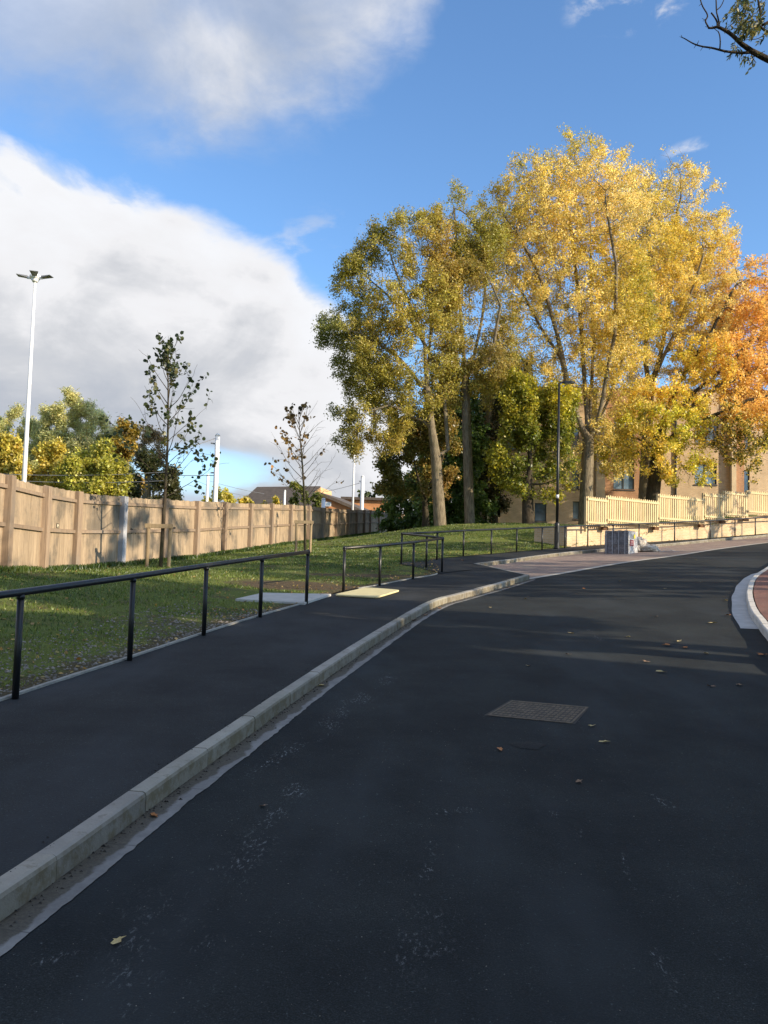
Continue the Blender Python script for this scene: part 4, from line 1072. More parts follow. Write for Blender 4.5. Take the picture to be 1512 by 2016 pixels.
def grow(trunk, ells, n_attr, step, kill, seed, up=.12, shell=.35, jit=.25, maxit=260, limbs=()):
    g = np.random.default_rng(seed)
    vol = np.array([e[1][0]*e[1][1]*e[1][2] for e in ells]); pr = vol/vol.sum(); A = []
    cnt = g.multinomial(n_attr, pr)
    for (c, r), k in zip(ells, cnt):
        d = g.normal(size=(k, 3)); d /= np.linalg.norm(d, axis=1)[:, None]; rad = (shell+(1-shell)*g.random(k))**(1/1.6)
        A.append(np.array(c)+d*rad[:, None]*np.array(r))
    A = np.vstack(A)
    N = [np.array(p, float) for p in trunk]; par = [-1]+list(range(len(N)-1))
    nt0 = len(N)
    for lb in limbs:
        lb = resample(catmull(lb, step), step); j = int(np.argmin([np.linalg.norm(q-lb[0]) for q in N])); prev = j
        for q in lb[1:]: N.append(np.array(q)+g.normal(size=3)*.05); par.append(prev); prev = len(N)-1
    P = np.array(N); D = np.full(len(A), 1e9); I = np.zeros(len(A), int)
    def upd(new, base):
        nonlocal D, I
        d = ((A[:, None]-new[None])**2).sum(-1); k = d.argmin(1); dm = d[np.arange(len(A)), k]; b = dm < D; D[b] = dm[b]; I[b] = k[b]+base
    start = nt0*2//3
    upd(P[start:], start); kids = {}
    for it in range(maxit):
        if len(A) == 0: break
        V = A-P[I]; V /= np.linalg.norm(V, axis=1)[:, None]+1e-9
        S = np.zeros((len(P), 3)); np.add.at(S, I, V); idx = np.unique(I)
        dr = S[idx]; dr /= np.linalg.norm(dr, axis=1)[:, None]+1e-9
        dr += g.normal(size=dr.shape)*jit*.6; dr[:, 2] += up; 
        # inertia: keep the parent's heading
        for q, i in enumerate(idx):
            if kids.get(i, 0) >= 1:
                mine = np.nonzero(I == i)[0]; v = V[mine[g.integers(len(mine))]]; dr[q] = v+g.normal(size=3)*.15
            elif par[i] >= 0:
                h = P[i]-P[par[i]]; h /= np.linalg.norm(h)+1e-9; dr[q] += h*.55
        dr /= np.linalg.norm(dr, axis=1)[:, None]+1e-9
        new = P[idx]+dr*step; ok = np.array([kids.get(i, 0) < 6 for i in idx]); new = new[ok]; idx = idx[ok]
        if len(new) == 0: break
        for i in idx: kids[i] = kids.get(i, 0)+1
        base = len(P); P = np.vstack([P, new]); par += list(idx)
        upd(new, base)
        keep = D > kill**2; A = A[keep]; D = D[keep]; I = I[keep]
        # starving nodes: drop attractors whose node can make no more children
        if len(A):
            full = np.array([kids.get(i, 0) >= 6 for i in I]); A = A[~full]; D = D[~full]; I = I[~full]
        if len(P) > 12000: break
    return P, np.array(par)

def tubes_from(P, par, rad, twmin=0.0):
    """one continuous-looking mesh of chains"""
    n = len(P); ch = [[] for _ in range(n)]
    for i in range(1, n): ch[par[i]].append(i)
    m = MB(); stack = [(0, None)]
    while stack:
        i, prev = stack.pop(); pts = []; rs = []
        if prev is not None: pts.append(P[prev]); rs.append(min(rad[prev], rad[i]*1.15))
        j = i
        while True:
            pts.append(P[j]); rs.append(rad[j])
            if not ch[j]: break
            c = sorted(ch[j], key=lambda k: -rad[k])
            for k in c[1:]: stack.append((k, j))
            j = c[0]
        if len(pts) > 1 and rs[0] > twmin:
            r0 = rs[0]; m.tube(pts, rs, 10 if r0 > .15 else 6 if r0 > .05 else 4 if r0 > .02 else 3, cap=False)
    return m, ch

def snoise(X, f, seed):
    """cheap smooth pseudo noise in about -1..1"""
    g = np.random.default_rng(seed); o = np.zeros(len(X)); a = 1; tot = 0
    for k in range(5):
        K = g.normal(size=(3, 3)); K = K/np.linalg.norm(K, axis=1)[:, None]*f*(1.7**k); ph = g.random(3)*6.28
        o += a*np.sin(X@K[0]+ph[0]+1.3*np.sin(X@K[1]+ph[1]))*np.cos(X@K[2]*.7+ph[2]); tot += a; a *= .62
    return o/tot*1.6

def leaf_cloud(C, size, aspect, col, g, droop=.0, flat=0.0):
    """quads at centres C, two triangles folded along the midrib"""
    n = len(C)
    nrm = g.normal(size=(n, 3)); nrm[:, 2] = np.abs(nrm[:, 2])*(1+flat*2)+.15; nrm /= np.linalg.norm(nrm, axis=1)[:, None]
    t = g.normal(size=(n, 3)); t[:, 2] -= droop; t -= nrm*(t*nrm).sum(1)[:, None]; t /= np.linalg.norm(t, axis=1)[:, None]
    b = np.cross(nrm, t); s = size*(.65+.7*g.random(n))[:, None]; w = s*aspect
    V = np.stack([C-t*s*.5, C+b*w*.5+nrm*s*.06, C+t*s*.5, C-b*w*.5+nrm*s*.06], 1).reshape(-1, 3)
    return V, np.repeat(col, 4, 0)
def mesh_quads(name, V, Cc, material, parent):
    off = parent_world(parent) if parent is not None else np.zeros(3)
    n = len(V)//4; me = bpy.data.meshes.new(name); me.vertices.add(len(V)); me.vertices.foreach_set('co', (V-off).astype(np.float32).ravel())
    me.loops.add(n*4); me.loops.foreach_set('vertex_index', np.arange(n*4, dtype=np.int32)); me.polygons.add(n)
    me.polygons.foreach_set('loop_start', np.arange(0, n*4, 4, dtype=np.int32)); me.polygons.foreach_set('loop_total', np.full(n, 4, np.int32))
    ca = me.color_attributes.new('Col', 'FLOAT_COLOR', 'POINT'); a = np.ones((len(V), 4), np.float32); a[:, :3] = Cc; ca.data.foreach_set('color', a.ravel())
    me.update(calc_edges=True); me.validate(); me.materials.append(material)
    o = bpy.data.objects.new(name, me); COL.objects.link(o)
    if parent is not None: o.parent = parent
    return o

def palette(X, pal, f, seed, g, jitter=.18):
    """leaf colours: patches drawn from the palette, plus leaf to leaf variation"""
    v = (snoise(X, f, seed)+1)/2 + g.normal(size=len(X))*.16; v = np.clip(v, 0, .999)*(len(pal)-1)
    pal = np.array(pal); i = np.floor(v).astype(int); q = (v-i)[:, None]; c = pal[i]*(1-q)+pal[i+1]*q
    return c*np.exp(g.normal(size=(len(X), 1))*jitter)*(1+g.normal(size=(len(X), 3))*.04)

def px_ells(L_, d, dk=1.0):
    """crown lobes given by their outline; depth of each lobe is its own width"""
    out = []
    for e in L_:
        px, py, rx, ry = e[:4]; dd = d+(e[4] if len(e) > 4 else 0)
        c = at(px, py, dd); out.append((c, (rx*dd/F, dk*(rx+ry)/2*dd/F, ry*dd/F)))
    return out

def tree(name, label, cat, base, trunk, ells, n_attr, step, seed, rbase, leafn, lsize, pal, group=None, aspect=.45, bark=None, dens=None, patch=.5, colfn=None,
         twigs=2, kill=None, up=.12, rtip=.011, gap=-.35, spread=.55, droop=.2, shell=.35, pw=2.3, part='crown', limbs=(), spray=11, sj=.115):
    root = empty(name, base); tag(root, label, cat, group); g = np.random.default_rng(seed+1)
    tr = resample(catmull(trunk, step), step); tr[0] = trunk[0]
    P, par = grow(tr, ells, n_attr, step, kill or step*1.9, seed, up, shell, limbs=limbs)
    n = len(P); rad = np.zeros(n); acc = np.zeros(n); nch = np.zeros(n, int)
    for i in range(1, n): nch[par[i]] += 1
    for i in range(n-1, -1, -1):
        if nch[i] == 0: acc[i] = rtip**pw
        if par[i] >= 0: acc[par[i]] += acc[i]*1.004
    rad = acc**(1/pw); nt = len(tr)
    k = math.log(rbase/rtip)/math.log(rad[0]/rtip) if rad[0] > rtip else 1
    rad = rtip*(rad/rtip)**k
    # root flare
    for i in range(min(nt, 4)): rad[i] *= 1+.45*math.exp(-i*step/.45)
    m, ch = tubes_from(P, par, rad)
    # fine twigs at the tips and along thin branches
    tips = [i for i in range(nt, n) if rad[i] < rtip*3.2]; T = []; 
    for i in tips:
        for q in range(twigs if nch[i] == 0 else max(1, twigs-1)):
            h = P[i]-P[par[i]]; h /= np.linalg.norm(h)+1e-9; d = h*.8+g.normal(size=3)*.6; d[2] += .25; d /= np.linalg.norm(d); ln = spread*(.6+.8*g.random())
            a = P[i]; b = a+d*ln*.5+g.normal(size=3)*.04; c = b+(d+g.normal(size=3)*.35)*ln*.5; m.tube([a, b, c], [rtip*.75, rtip*.55, rtip*.3], 3, cap=False); T.append((a, b, c))
    m.build('trunk', bark or M_BARK, root, smooth=True)
    T = np.array(T)
    if leafn:
        w = snoise(T[:, 2], .7 if patch is None else patch*1.4, seed+5)
        dn = np.clip((w-gap)*2.2, 0.03, 1)
        if dens is not None: dn = dn*dens(T[:, 2])
        pr = dn/dn.sum(); ns_ = max(1, leafn//spray); leafn = ns_*spray; pick = g.choice(len(T), ns_, p=pr); u = g.random(ns_)
        a, b, c = T[pick, 0], T[pick, 1], T[pick, 2]; u = u[:, None]
        C = np.where(u < .5, a+(b-a)*u*2, b+(c-b)*(u*2-1))+g.normal(size=(ns_, 3))*spread*.2
        stint = np.repeat(np.exp(g.normal(size=(ns_, 1))*.22), spray, 0); C = np.repeat(C, spray, 0)+g.normal(size=(leafn, 3))*sj
        col = palette(C, pal, patch, seed+9, g)*stint
        if colfn is not None: col = colfn(C, col, g)
        V, Cc = leaf_cloud(C, lsize, aspect, col, g, droop); mesh_quads(part, V, Cc, M_LEAF, root)
    print(name, 'nodes', n, 'twigs', len(T), 'leaves', leafn)
    return root

GOLD = [(.36, .34, .06), (.57, .48, .09), (.72, .57, .14), (.80, .65, .23), (.84, .71, .31)]
OLIVE = [(.25, .225, .05), (.35, .315, .06), (.42, .37, .075), (.48, .41, .10), (.48, .35, .10)]
def tb(key): x = TREEB[key]; p = at(*x); return np.array([p[0], p[1], zg(p[0], p[1])-.1])
def LB(d, pts, k): return [at(px, py, d+k*i/(len(pts)-1)) for i, (px, py) in enumerate(pts)]
def tp(b, d, pts): return [b]+[at(px, py, d+(e if (e := 0) else 0)) for px, py in pts]

# T5: the great golden tree
b = tb('T5'); d5 = TREEB['T5'][2]
lobes = px_ells([(1070, 440, 118, 130), (1150, 370, 100, 95), (1000, 520, 62, 120), (1095, 600, 120, 120), (1210, 440, 90, 130), (1200, 620, 95, 140), (1030, 420, 80, 90), (1060, 700, 70, 60), (1130, 330, 60, 50), (1195, 845, 48, 55), (1095, 790, 40, 55), (1195, 765, 60, 55), (1120, 760, 45, 60), (975, 440, 40, 80), (1100, 860, 32, 55), (1215, 900, 38, 42), (1235, 800, 50, 60), (1130, 930, 20, 30)], d5, .85)
tree('ash_tree', 'tallest golden tree with a thick bare trunk at the left end of the picket fence', 'tree', b,
     tp(b, d5, [(1156, 960), (1157, 900), (1158, 862)]), lobes, 10500, .42, 11, .27, 145000, .128, GOLD, gap=-.8, patch=.35, up=.16, shell=.05, rtip=.0115, limbs=[LB(d5, p, k) for p, k in (([(1155, 885), (1130, 800), (1105, 700), (1085, 600), (1040, 500), (1000, 430)], -1.5), ([(1158, 880), (1150, 760), (1145, 640), (1135, 500), (1110, 380)], 1), ([(1160, 885), (1185, 800), (1205, 680), (1215, 560), (1195, 400)], -2), ([(1160, 870), (1195, 790), (1235, 690), (1290, 610), (1330, 560)], 2), ([(1105, 700), (1065, 650), (1035, 590), (1000, 540)], 1.5), ([(1158, 862), (1168, 700), (1165, 540), (1160, 400)], 3))], twigs=2, kill=.66)
# low foliage on T5
# T6: golden tree behind the fence
b = tb('T6'); d6 = TREEB['T6'][2]
lobes = px_ells([(1325, 400, 72, 90), (1275, 400, 60, 80), (1360, 480, 55, 110), (1300, 560, 95, 140), (1395, 590, 60, 110), (1240, 700, 70, 80), (1370, 700, 60, 60), (1330, 350, 50, 40), (1420, 500, 30, 90)], d6, .85)
tree('ash_tree', 'golden dome shaped tree rising behind the leafy maple and picket fence', 'tree', b,
     tp(b, d6, [(1268, 930), (1272, 840), (1278, 760)]), lobes, 8500, .44, 23, .25, 115000, .128, GOLD[1:], gap=-.85, patch=.4, up=.18, shell=.05, rtip=.0115, limbs=[LB(d6, p, k) for p, k in (([(1275, 800), (1272, 680), (1282, 560), (1270, 420)], -1), ([(1278, 765), (1310, 690), (1350, 600), (1385, 500)], -2), ([(1276, 780), (1305, 680), (1320, 560), (1332, 420)], 1.5), ([(1285, 730), (1340, 660), (1400, 620)], 2))], kill=.68)
# T7: orange maple with a dark leaning trunk
MAPLE = [(.46, .46, .07), (.70, .60, .10), (.82, .64, .14), (.84, .60, .17)]
b = tb('T7'); d7 = TREEB['T7'][2]
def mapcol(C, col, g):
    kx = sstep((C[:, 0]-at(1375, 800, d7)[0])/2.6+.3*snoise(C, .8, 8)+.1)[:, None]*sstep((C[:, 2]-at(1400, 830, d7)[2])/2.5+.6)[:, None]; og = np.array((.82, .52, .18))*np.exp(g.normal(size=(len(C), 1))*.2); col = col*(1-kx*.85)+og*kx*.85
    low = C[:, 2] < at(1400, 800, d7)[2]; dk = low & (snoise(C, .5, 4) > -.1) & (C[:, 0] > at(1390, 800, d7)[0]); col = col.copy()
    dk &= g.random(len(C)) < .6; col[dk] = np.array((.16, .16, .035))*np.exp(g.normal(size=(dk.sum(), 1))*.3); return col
lobes = px_ells([(1450, 620, 52, 100, 3), (1480, 700, 60, 130, 2), (1425, 720, 80, 70), (1400, 830, 80, 60, -1), (1290, 850, 90, 70, -1), (1230, 880, 50, 50), (1480, 850, 70, 80, -1), (1560, 760, 70, 130, 2), (1340, 930, 60, 30, -1.5), (1360, 790, 70, 50), (1450, 530, 35, 50, 3), (1500, 590, 40, 90, 3), (1370, 720, 50, 45), (1290, 780, 60, 30, -1), (1180, 900, 35, 35)], d7, .8)
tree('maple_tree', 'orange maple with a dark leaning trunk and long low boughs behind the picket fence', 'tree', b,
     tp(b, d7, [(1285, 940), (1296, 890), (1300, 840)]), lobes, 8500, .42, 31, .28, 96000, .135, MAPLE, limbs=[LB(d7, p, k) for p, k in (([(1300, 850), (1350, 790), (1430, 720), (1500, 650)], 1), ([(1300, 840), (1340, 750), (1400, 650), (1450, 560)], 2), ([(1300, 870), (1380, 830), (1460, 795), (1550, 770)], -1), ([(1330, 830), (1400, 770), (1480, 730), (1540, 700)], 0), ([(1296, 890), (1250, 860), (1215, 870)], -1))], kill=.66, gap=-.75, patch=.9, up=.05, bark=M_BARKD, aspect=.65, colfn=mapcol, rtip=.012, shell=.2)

# T1: the leaning olive tree left of the group
b = tb('T1'); d1 = TREEB['T1'][2]
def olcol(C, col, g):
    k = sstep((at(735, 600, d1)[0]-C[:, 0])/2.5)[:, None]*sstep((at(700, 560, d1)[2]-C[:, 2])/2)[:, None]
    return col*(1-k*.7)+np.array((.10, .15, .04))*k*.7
lobes = px_ells([(790, 490, 62, 60), (840, 480, 50, 60), (740, 560, 55, 80), (690, 640, 50, 65), (730, 720, 75, 85), (800, 640, 85, 110), (860, 600, 55, 110), (710, 800, 48, 50), (690, 870, 35, 30), (800, 780, 60, 60), (850, 720, 60, 80), (770, 700, 80, 80), (790, 560, 70, 70), (650, 660, 25, 40), (760, 850, 50, 40), (735, 500, 50, 48), (695, 560, 38, 60), (845, 450, 40, 40)], d1, .9)
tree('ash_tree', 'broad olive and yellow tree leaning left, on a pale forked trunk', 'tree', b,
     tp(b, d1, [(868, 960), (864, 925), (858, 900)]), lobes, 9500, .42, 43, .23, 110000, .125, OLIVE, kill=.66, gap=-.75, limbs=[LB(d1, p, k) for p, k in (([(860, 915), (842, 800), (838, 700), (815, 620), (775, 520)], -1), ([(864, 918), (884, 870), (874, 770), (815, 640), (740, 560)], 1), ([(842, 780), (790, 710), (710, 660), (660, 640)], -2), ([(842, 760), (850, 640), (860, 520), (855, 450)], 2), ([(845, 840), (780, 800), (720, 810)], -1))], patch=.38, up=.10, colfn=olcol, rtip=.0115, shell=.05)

# T2: slim straight tree with thin pinkish top
PINK = [(.28, .25, .05), (.40, .30, .07), (.48, .28, .13), (.50, .30, .20)]
b = tb('T2'); d2 = TREEB['T2'][2]
topz = at(900, 455, d2)[2]
lobes = px_ells([(900, 440, 34, 70), (930, 520, 45, 80), (950, 600, 48, 90), (900, 620, 50, 90), (960, 710, 55, 70), (900, 740, 45, 60), (890, 380, 18, 30), (965, 520, 38, 110), (925, 560, 55, 100), (975, 640, 40, 80)], d2, .9)
tree('ash_tree', 'straight slim tree with a thin pinkish brown top between the olive and golden trees', 'tree', b,
     tp(b, d2, [(922, 900), (920, 800), (915, 720)]), lobes, 8500, .42, 53, .19, 74000, .12, [(.34, .28, .10), PINK[1], (.34, .33, .07), (.46, .42, .10), (.38, .33, .07)], gap=-.4, patch=.5, up=.28, rtip=.0115, shell=.05, kill=.66, limbs=[LB(d2, p, k) for p, k in (([(918, 790), (906, 650), (900, 500), (893, 410)], 0), ([(918, 760), (945, 650), (960, 530)], 1.5), ([(917, 740), (965, 700), (985, 600)], -1))],
     dens=lambda X: np.where(X[:, 2] > topz, .35, 1.0))
# T4: small leafy green-gold tree before the building
b = tb('T4'); d4 = TREEB['T4'][2]
GG_ = [(.16, .19, .03), (.36, .34, .045), (.58, .49, .06), (.66, .54, .07)]
lobes = px_ells([(1040, 850, 62, 55), (1085, 905, 50, 50), (1010, 900, 45, 45), (1030, 790, 45, 50), (1060, 955, 70, 28), (1100, 810, 40, 50)], d4, .9)
tree('lime_tree', 'small yellow-green tree with a short dark trunk before the brick building', 'tree', b,
     tp(b, d4, [(1041, 990), (1038, 950)]), lobes, 4500, .38, 61, .22, 46000, .14, GG_, gap=-.6, patch=.6, up=.05, bark=M_BARKD, aspect=.6)
# dark evergreen mass behind the trunks: separate shrubs and trees
DK = [(.045, .08, .022), (.09, .15, .035), (.15, .22, .05), (.22, .27, .06)]
BR = [(.12, .14, .035), (.22, .20, .05), (.34, .24, .07), (.40, .24, .08)]
def shrub(name, label, cat, px, py, d, el_, n, ls, pal, seed, group=None, aspect=.7, rb=.12, att=2600, gap=-.9, step=.45, bark=None, up=.05, droop=.2, spread=.6):
    p = at(px, py, d); b = np.array([p[0], p[1], zg(p[0], p[1])-.1])
    top = el_[0]; q = at(px, py-25, d); 
    if q[2] < b[2]+.6: q[2] = b[2]+.6
    return tree(name, label, cat, b, [b, q], px_ells(el_, d, .8), att, step, seed, rb, n, ls, pal, group, aspect=aspect, bark=bark or M_BARKD, gap=gap, up=up, patch=.6, droop=droop, shell=.05, spread=spread, rtip=.012)
shrub('holly_tree', 'dark glossy evergreen between the two bare trunks', 'tree', 893, 1036, 55, [(895, 950, 60, 70), (905, 850, 55, 80), (860, 1000, 60, 28), (930, 1000, 50, 30), (890, 1030, 70, 20)], 36000, .19, DK, 71)
shrub('holly_tree', 'dark evergreen bush at the far end of the timber fence', 'tree', 800, 1046, 62, [(800, 985, 50, 38), (770, 1010, 38, 25), (840, 970, 40, 50), (800, 1035, 60, 14), (850, 1030, 40, 20)], 26000, .20, DK, 72)
shrub('copper_tree', 'low drooping tree with brownish red leaves left of the forked trunk', 'tree', 838, 1037, 47, [(815, 870, 55, 60), (790, 920, 50, 45), (840, 950, 55, 50), (770, 945, 32, 35), (860, 850, 45, 60)], 38000, .14, BR, 73, att=3800, rb=.16, gap=-.7)
shrub('holly_tree', 'dark ivy clad tree behind the slim trunk beside the brick building', 'tree', 975, 1036, 57, [(985, 800, 50, 70), (960, 900, 42, 70), (1010, 740, 40, 45), (975, 980, 30, 40), (960, 1025, 30, 18)], 32000, .16, [(.02, .03, .01), (.05, .055, .016), (.09, .08, .025), (.05, .06, .02)], 74, att=3200, rb=.16, gap=-.6)
shrub('holly_tree', 'dark evergreen tree just behind the left forked trunk', 'tree', 870, 1038, 59, [(870, 900, 55, 80), (840, 960, 50, 50), (930, 930, 50, 80), (860, 1030, 90, 22)], 34000, .19, DK, 75)

# ------------------------------------------------------------------ trees beyond the timber fence
WIL = [(.46, .47, .19), (.62, .60, .28), (.76, .72, .38), (.82, .78, .46)]
YEL = [(.42, .38, .08), (.62, .52, .11), (.78, .63, .16), (.82, .62, .15)]
YG = [(.34, .34, .06), (.54, .50, .10), (.70, .64, .15)]
def bh(name, label, px, d, el_, n, ls, pal, seed, att=3000, gap=-.95, up=.1, aspect=.5, droop=.2):
    n = int(n*1.9); ls = ls*.85; att = int(att*1.2)
    p = at(px, 1128, d); b = np.array([p[0], p[1], float(zgr(p[0], p[1]))-1.0]); q = b+np.array([0, 0, 1.6])
    return tree(name, label, 'tree', b, [b, q], px_ells(el_, d, .8), att, .5, seed, .2, n, ls, pal, None, aspect=aspect, gap=gap, up=up, patch=.5, droop=droop, shell=.05, rtip=.013)
bh('willow_tree', 'tallest silvery olive willow behind the timber fence, right of the tall mast', 150, 52, [(135, 850, 55, 65), (190, 880, 50, 55), (100, 890, 48, 60), (215, 905, 42, 50), (155, 800, 28, 28), (150, 930, 100, 60), (230, 930, 45, 40), (185, 840, 35, 35)], 62000, .22, WIL, 81, att=5500, up=.3, aspect=.26, droop=0)
bh('willow_tree', 'lower grey-green willow behind the fence at the tall mast', 35, 54, [(45, 850, 32, 48), (15, 860, 40, 55), (70, 890, 35, 55), (-30, 880, 45, 60), (30, 930, 70, 60)], 26000, .22, WIL, 82, up=.3, aspect=.26, droop=0)
bh('maple_tree', 'bright gold tree behind the fence at the left edge', 5, 45, [(5, 895, 34, 48), (-40, 900, 50, 60), (0, 960, 60, 50)], 16000, .20, YEL, 83, aspect=.8)
bh('birch_tree', 'yellow speckled tree behind the fence beside the mast foot', 95, 44, [(95, 915, 42, 42), (70, 945, 42, 42), (125, 955, 50, 45)], 20000, .16, YEL[:3], 84, aspect=.7)
bh('lime_tree', 'fresh yellow-green tree behind the fence below the willow', 185, 43, [(165, 930, 38, 42), (205, 925, 40, 50), (190, 970, 65, 45)], 22000, .17, YG, 85, aspect=.7)
bh('maple_tree', 'ochre tree behind the fence right of the yellow-green one', 240, 46, [(238, 900, 28, 38), (255, 940, 30, 40), (262, 860, 25, 25), (245, 975, 35, 35)], 11000, .18, [(.12, .11, .03), (.34, .25, .04), (.46, .28, .06)], 86, aspect=.7)
bh('sycamore_tree', 'dark green and grey tree behind the fence, behind the nearer sapling', 300, 44, [(290, 920, 38, 32), (318, 950, 30, 32), (275, 960, 40, 35), (330, 975, 24, 18)], 12000, .18, [(.02, .035, .012), (.05, .06, .02), (.10, .10, .035)], 87, aspect=.7)
bh('birch_tree', 'thin pinkish tree top rising behind the nearer sapling', 275, 58, [(275, 870, 35, 38), (300, 900, 30, 35)], 4500, .17, [(.30, .22, .10), (.42, .30, .14)], 88, gap=-.3)
def fartree(label, px, d, el_, n, ls, pal, seed):
    p = at(px, 1085, d); b = np.array([p[0], p[1], float(zgr(p[0], min(p[1], 85)))-1.0]); q = b+np.array([0, 0, 1.2])
    return tree('garden_tree', label, 'tree', b, [b, q], px_ells(el_, d, 1.0), 300, .6, seed, .12, n, ls, pal, None, aspect=.8, gap=-.8, up=.1, patch=.5, shell=.05, rtip=.015)
fartree('small yellow-green bush top over the fence at the white pole', 425, 80, [(410, 978, 14, 14), (445, 976, 18, 14), (425, 1000, 30, 15)], 2600, .26, YG, 91)
fartree('yellow bush top over the fence before the dark roof', 500, 86, [(490, 990, 30, 11), (530, 992, 26, 10), (505, 1008, 40, 12)], 3600, .26, YEL[:3], 92)
fartree('light green bush before the roofed house, behind the farther sapling', 600, 84, [(590, 975, 22, 18), (620, 985, 22, 18), (605, 1000, 35, 14)], 3600, .26, [(.10, .13, .03), (.22, .24, .05), (.36, .34, .08)], 93)
fartree('round green tree far behind the orange brick houses', 725, 130, [(722, 974, 22, 9), (745, 975, 16, 9), (735, 990, 35, 14)], 3600, .32, [(.06, .09, .02), (.12, .15, .03)], 94)

# ------------------------------------------------------------------ staked saplings
def sapling(b, topp, r0, nb, spec, label, cat_leaf, leafsize, seed, lean=0):
    root = empty('sapling', b); tag(root, label, 'tree'); g = np.random.default_rng(seed); H = topp[2]-b[2]
    def tr(f): return b*(1-f)+topp*f+np.array([.05*math.sin(f*5+seed), .04*math.cos(f*4), 0])*H/6
    m = MB(); fs = np.linspace(0, 1, 22); m.tube([tr(f) for f in fs], [r0*(1-f)**.8+.006 for f in fs], 8, cap=False)
    C = []
    for i in range(nb):
        f = spec['f0']+(1-spec['f0']-.06)*((i+g.random()*.6)/nb); az_ = i*2.4+g.random()*.6
        ln = spec['len'](f)*(.8+.4*g.random())*H; pit = spec['pitch'](f)
        dirv = np.array([math.cos(az_)*math.cos(pit), math.sin(az_)*math.cos(pit), math.sin(pit)]); p = tr(f); pts = [p]; d = dirv.copy()
        for k in range(7):
            d = d+np.array([0, 0, spec.get('curl', .05)])+g.normal(size=3)*.07; d /= np.linalg.norm(d); p = p+d*ln/7; pts.append(p)
            if k > 1 and g.random() < .75:
                s = d+g.normal(size=3)*.55; s /= np.linalg.norm(s); q = p+s*ln*.16; e = q+(s+g.normal(size=3)*.2)*ln*.12; m.tube([p, q, e], [.005, .004, .0025], 3, cap=False)
                if spec['keep'](e, g): C.append(e); C.append(q)
            if k > 2 and spec['keep'](p, g): C.append(p)
        m.tube(pts, list(np.linspace(r0*.28, .003, len(pts))), 4, cap=False)
        if spec['keep'](pts[-1], g): C.append(pts[-1])
    if spec.get('topclump'):
        for k in range(spec['topclump']): C.append(tr(1-.13*g.random())+g.normal(size=3)*.06)
    m.build('trunk', M_BARKD, root, smooth=True)
    C = np.array(C); C = np.repeat(C, spec['rep'], 0); C = C+g.normal(size=C.shape)*spec['jit']; C[:, 2] -= .03
    col = palette(C, cat_leaf, 2.0, seed, g, .25)
    # rounded leaves: hexagons
    n = len(C); nrm = g.normal(size=(n, 3)); nrm /= np.linalg.norm(nrm, axis=1)[:, None]; t = g.normal(size=(n, 3)); t -= nrm*(t*nrm).sum(1)[:, None]; t /= np.linalg.norm(t, axis=1)[:, None]; bb = np.cross(nrm, t)
    mm = MB(); s = leafsize*(.6+.6*g.random(n))
    for i in range(n):
        k = len(mm.v)
        for (u, v) in ((-.5, 0), (-.3, .38), (.15, .42), (.55, 0), (.15, -.42), (-.3, -.38)):
            mm.v.append(tuple(C[i]+t[i]*u*s[i]+bb[i]*v*s[i]+nrm[i]*.12*abs(v)*s[i])); mm.c.append(tuple(col[i]))
        mm.f.append(tuple(range(k, k+6)))
    mm.build('crown', M_LEAF, root); return root
s1 = ghit(319, 1116); dS1 = float(np.dot(s1-CAM, _f)); print('sapling1 depth', dS1)
G1 = [(.018, .030, .012), (.035, .055, .020), (.06, .08, .028), (.16, .15, .04)]
sapling(s1, at(333, 672, dS1), .045, 34, dict(f0=.30, len=lambda f: .29*(1-f)**.7+.05, pitch=lambda f: .25+.75*f, curl=.06, keep=lambda p, g: g.random() < .55, rep=3, jit=.05, topclump=24),
        'taller slender young tree with dark green leaves, tied to a two-post stake', G1, .115, 5)
s2 = ghit(601, 1088); dS2 = float(np.dot(s2-CAM, _f)); print('sapling2 depth', dS2)
xl2 = s2[0]
sapling(s2, at(590, 803, dS2), .05, 30, dict(f0=.32, len=lambda f: .33*(1-f)**.6+.05, pitch=lambda f: .30+.75*f, curl=.05, keep=lambda p, g: g.random() < (.42 if p[0] < xl2-.1 else .07), rep=2, jit=.05),
        'smaller, nearly bare young tree with a few brown leaves, tied to a two-post stake', [(.03, .03, .015), (.14, .09, .03), (.34, .20, .06)], .14, 6)
def stake(b, w, hgt, label):
    root = empty('tree_stake', b); tag(root, label, 'tree stake')
    for s in (-1, 1):
        x = b[0]+s*w/2; y = b[1]+s*.05; z = zg(x, y); m = MB(); v = .9+.1*s
        m.tube([(x, y, z-.2), (x+.01*s, y, b[2]+hgt)], .048, 9, col=(v, v, v)); m.build('post', M_STAKE, root, smooth=False)
    m = MB(); m.obox(b, (1, .05, 0), (-.05, 1, 0), (0, 0, 1), (-w/2-.10, -.085, hgt-.12), (w/2+.10, -.045, hgt-.01), (1, 1, 1)); m.build('crossbar', M_STAKE, root, bevel=.004)
    m = MB(); m.tube([b+U3*(hgt-.115), b+U3*(hgt-.015)], .066, 12); m.build('tie', M_BLACK, root, smooth=True)
stake(s1+np.array([-.10, -.05, 0]), .54, 1.13*dS1/22, 'brown two-post timber stake with crossbar holding the taller young tree')
stake(s2+np.array([-.08, -.05, 0]), .50, 1.15*dS2/30, 'brown two-post timber stake with crossbar holding the smaller bare young tree')

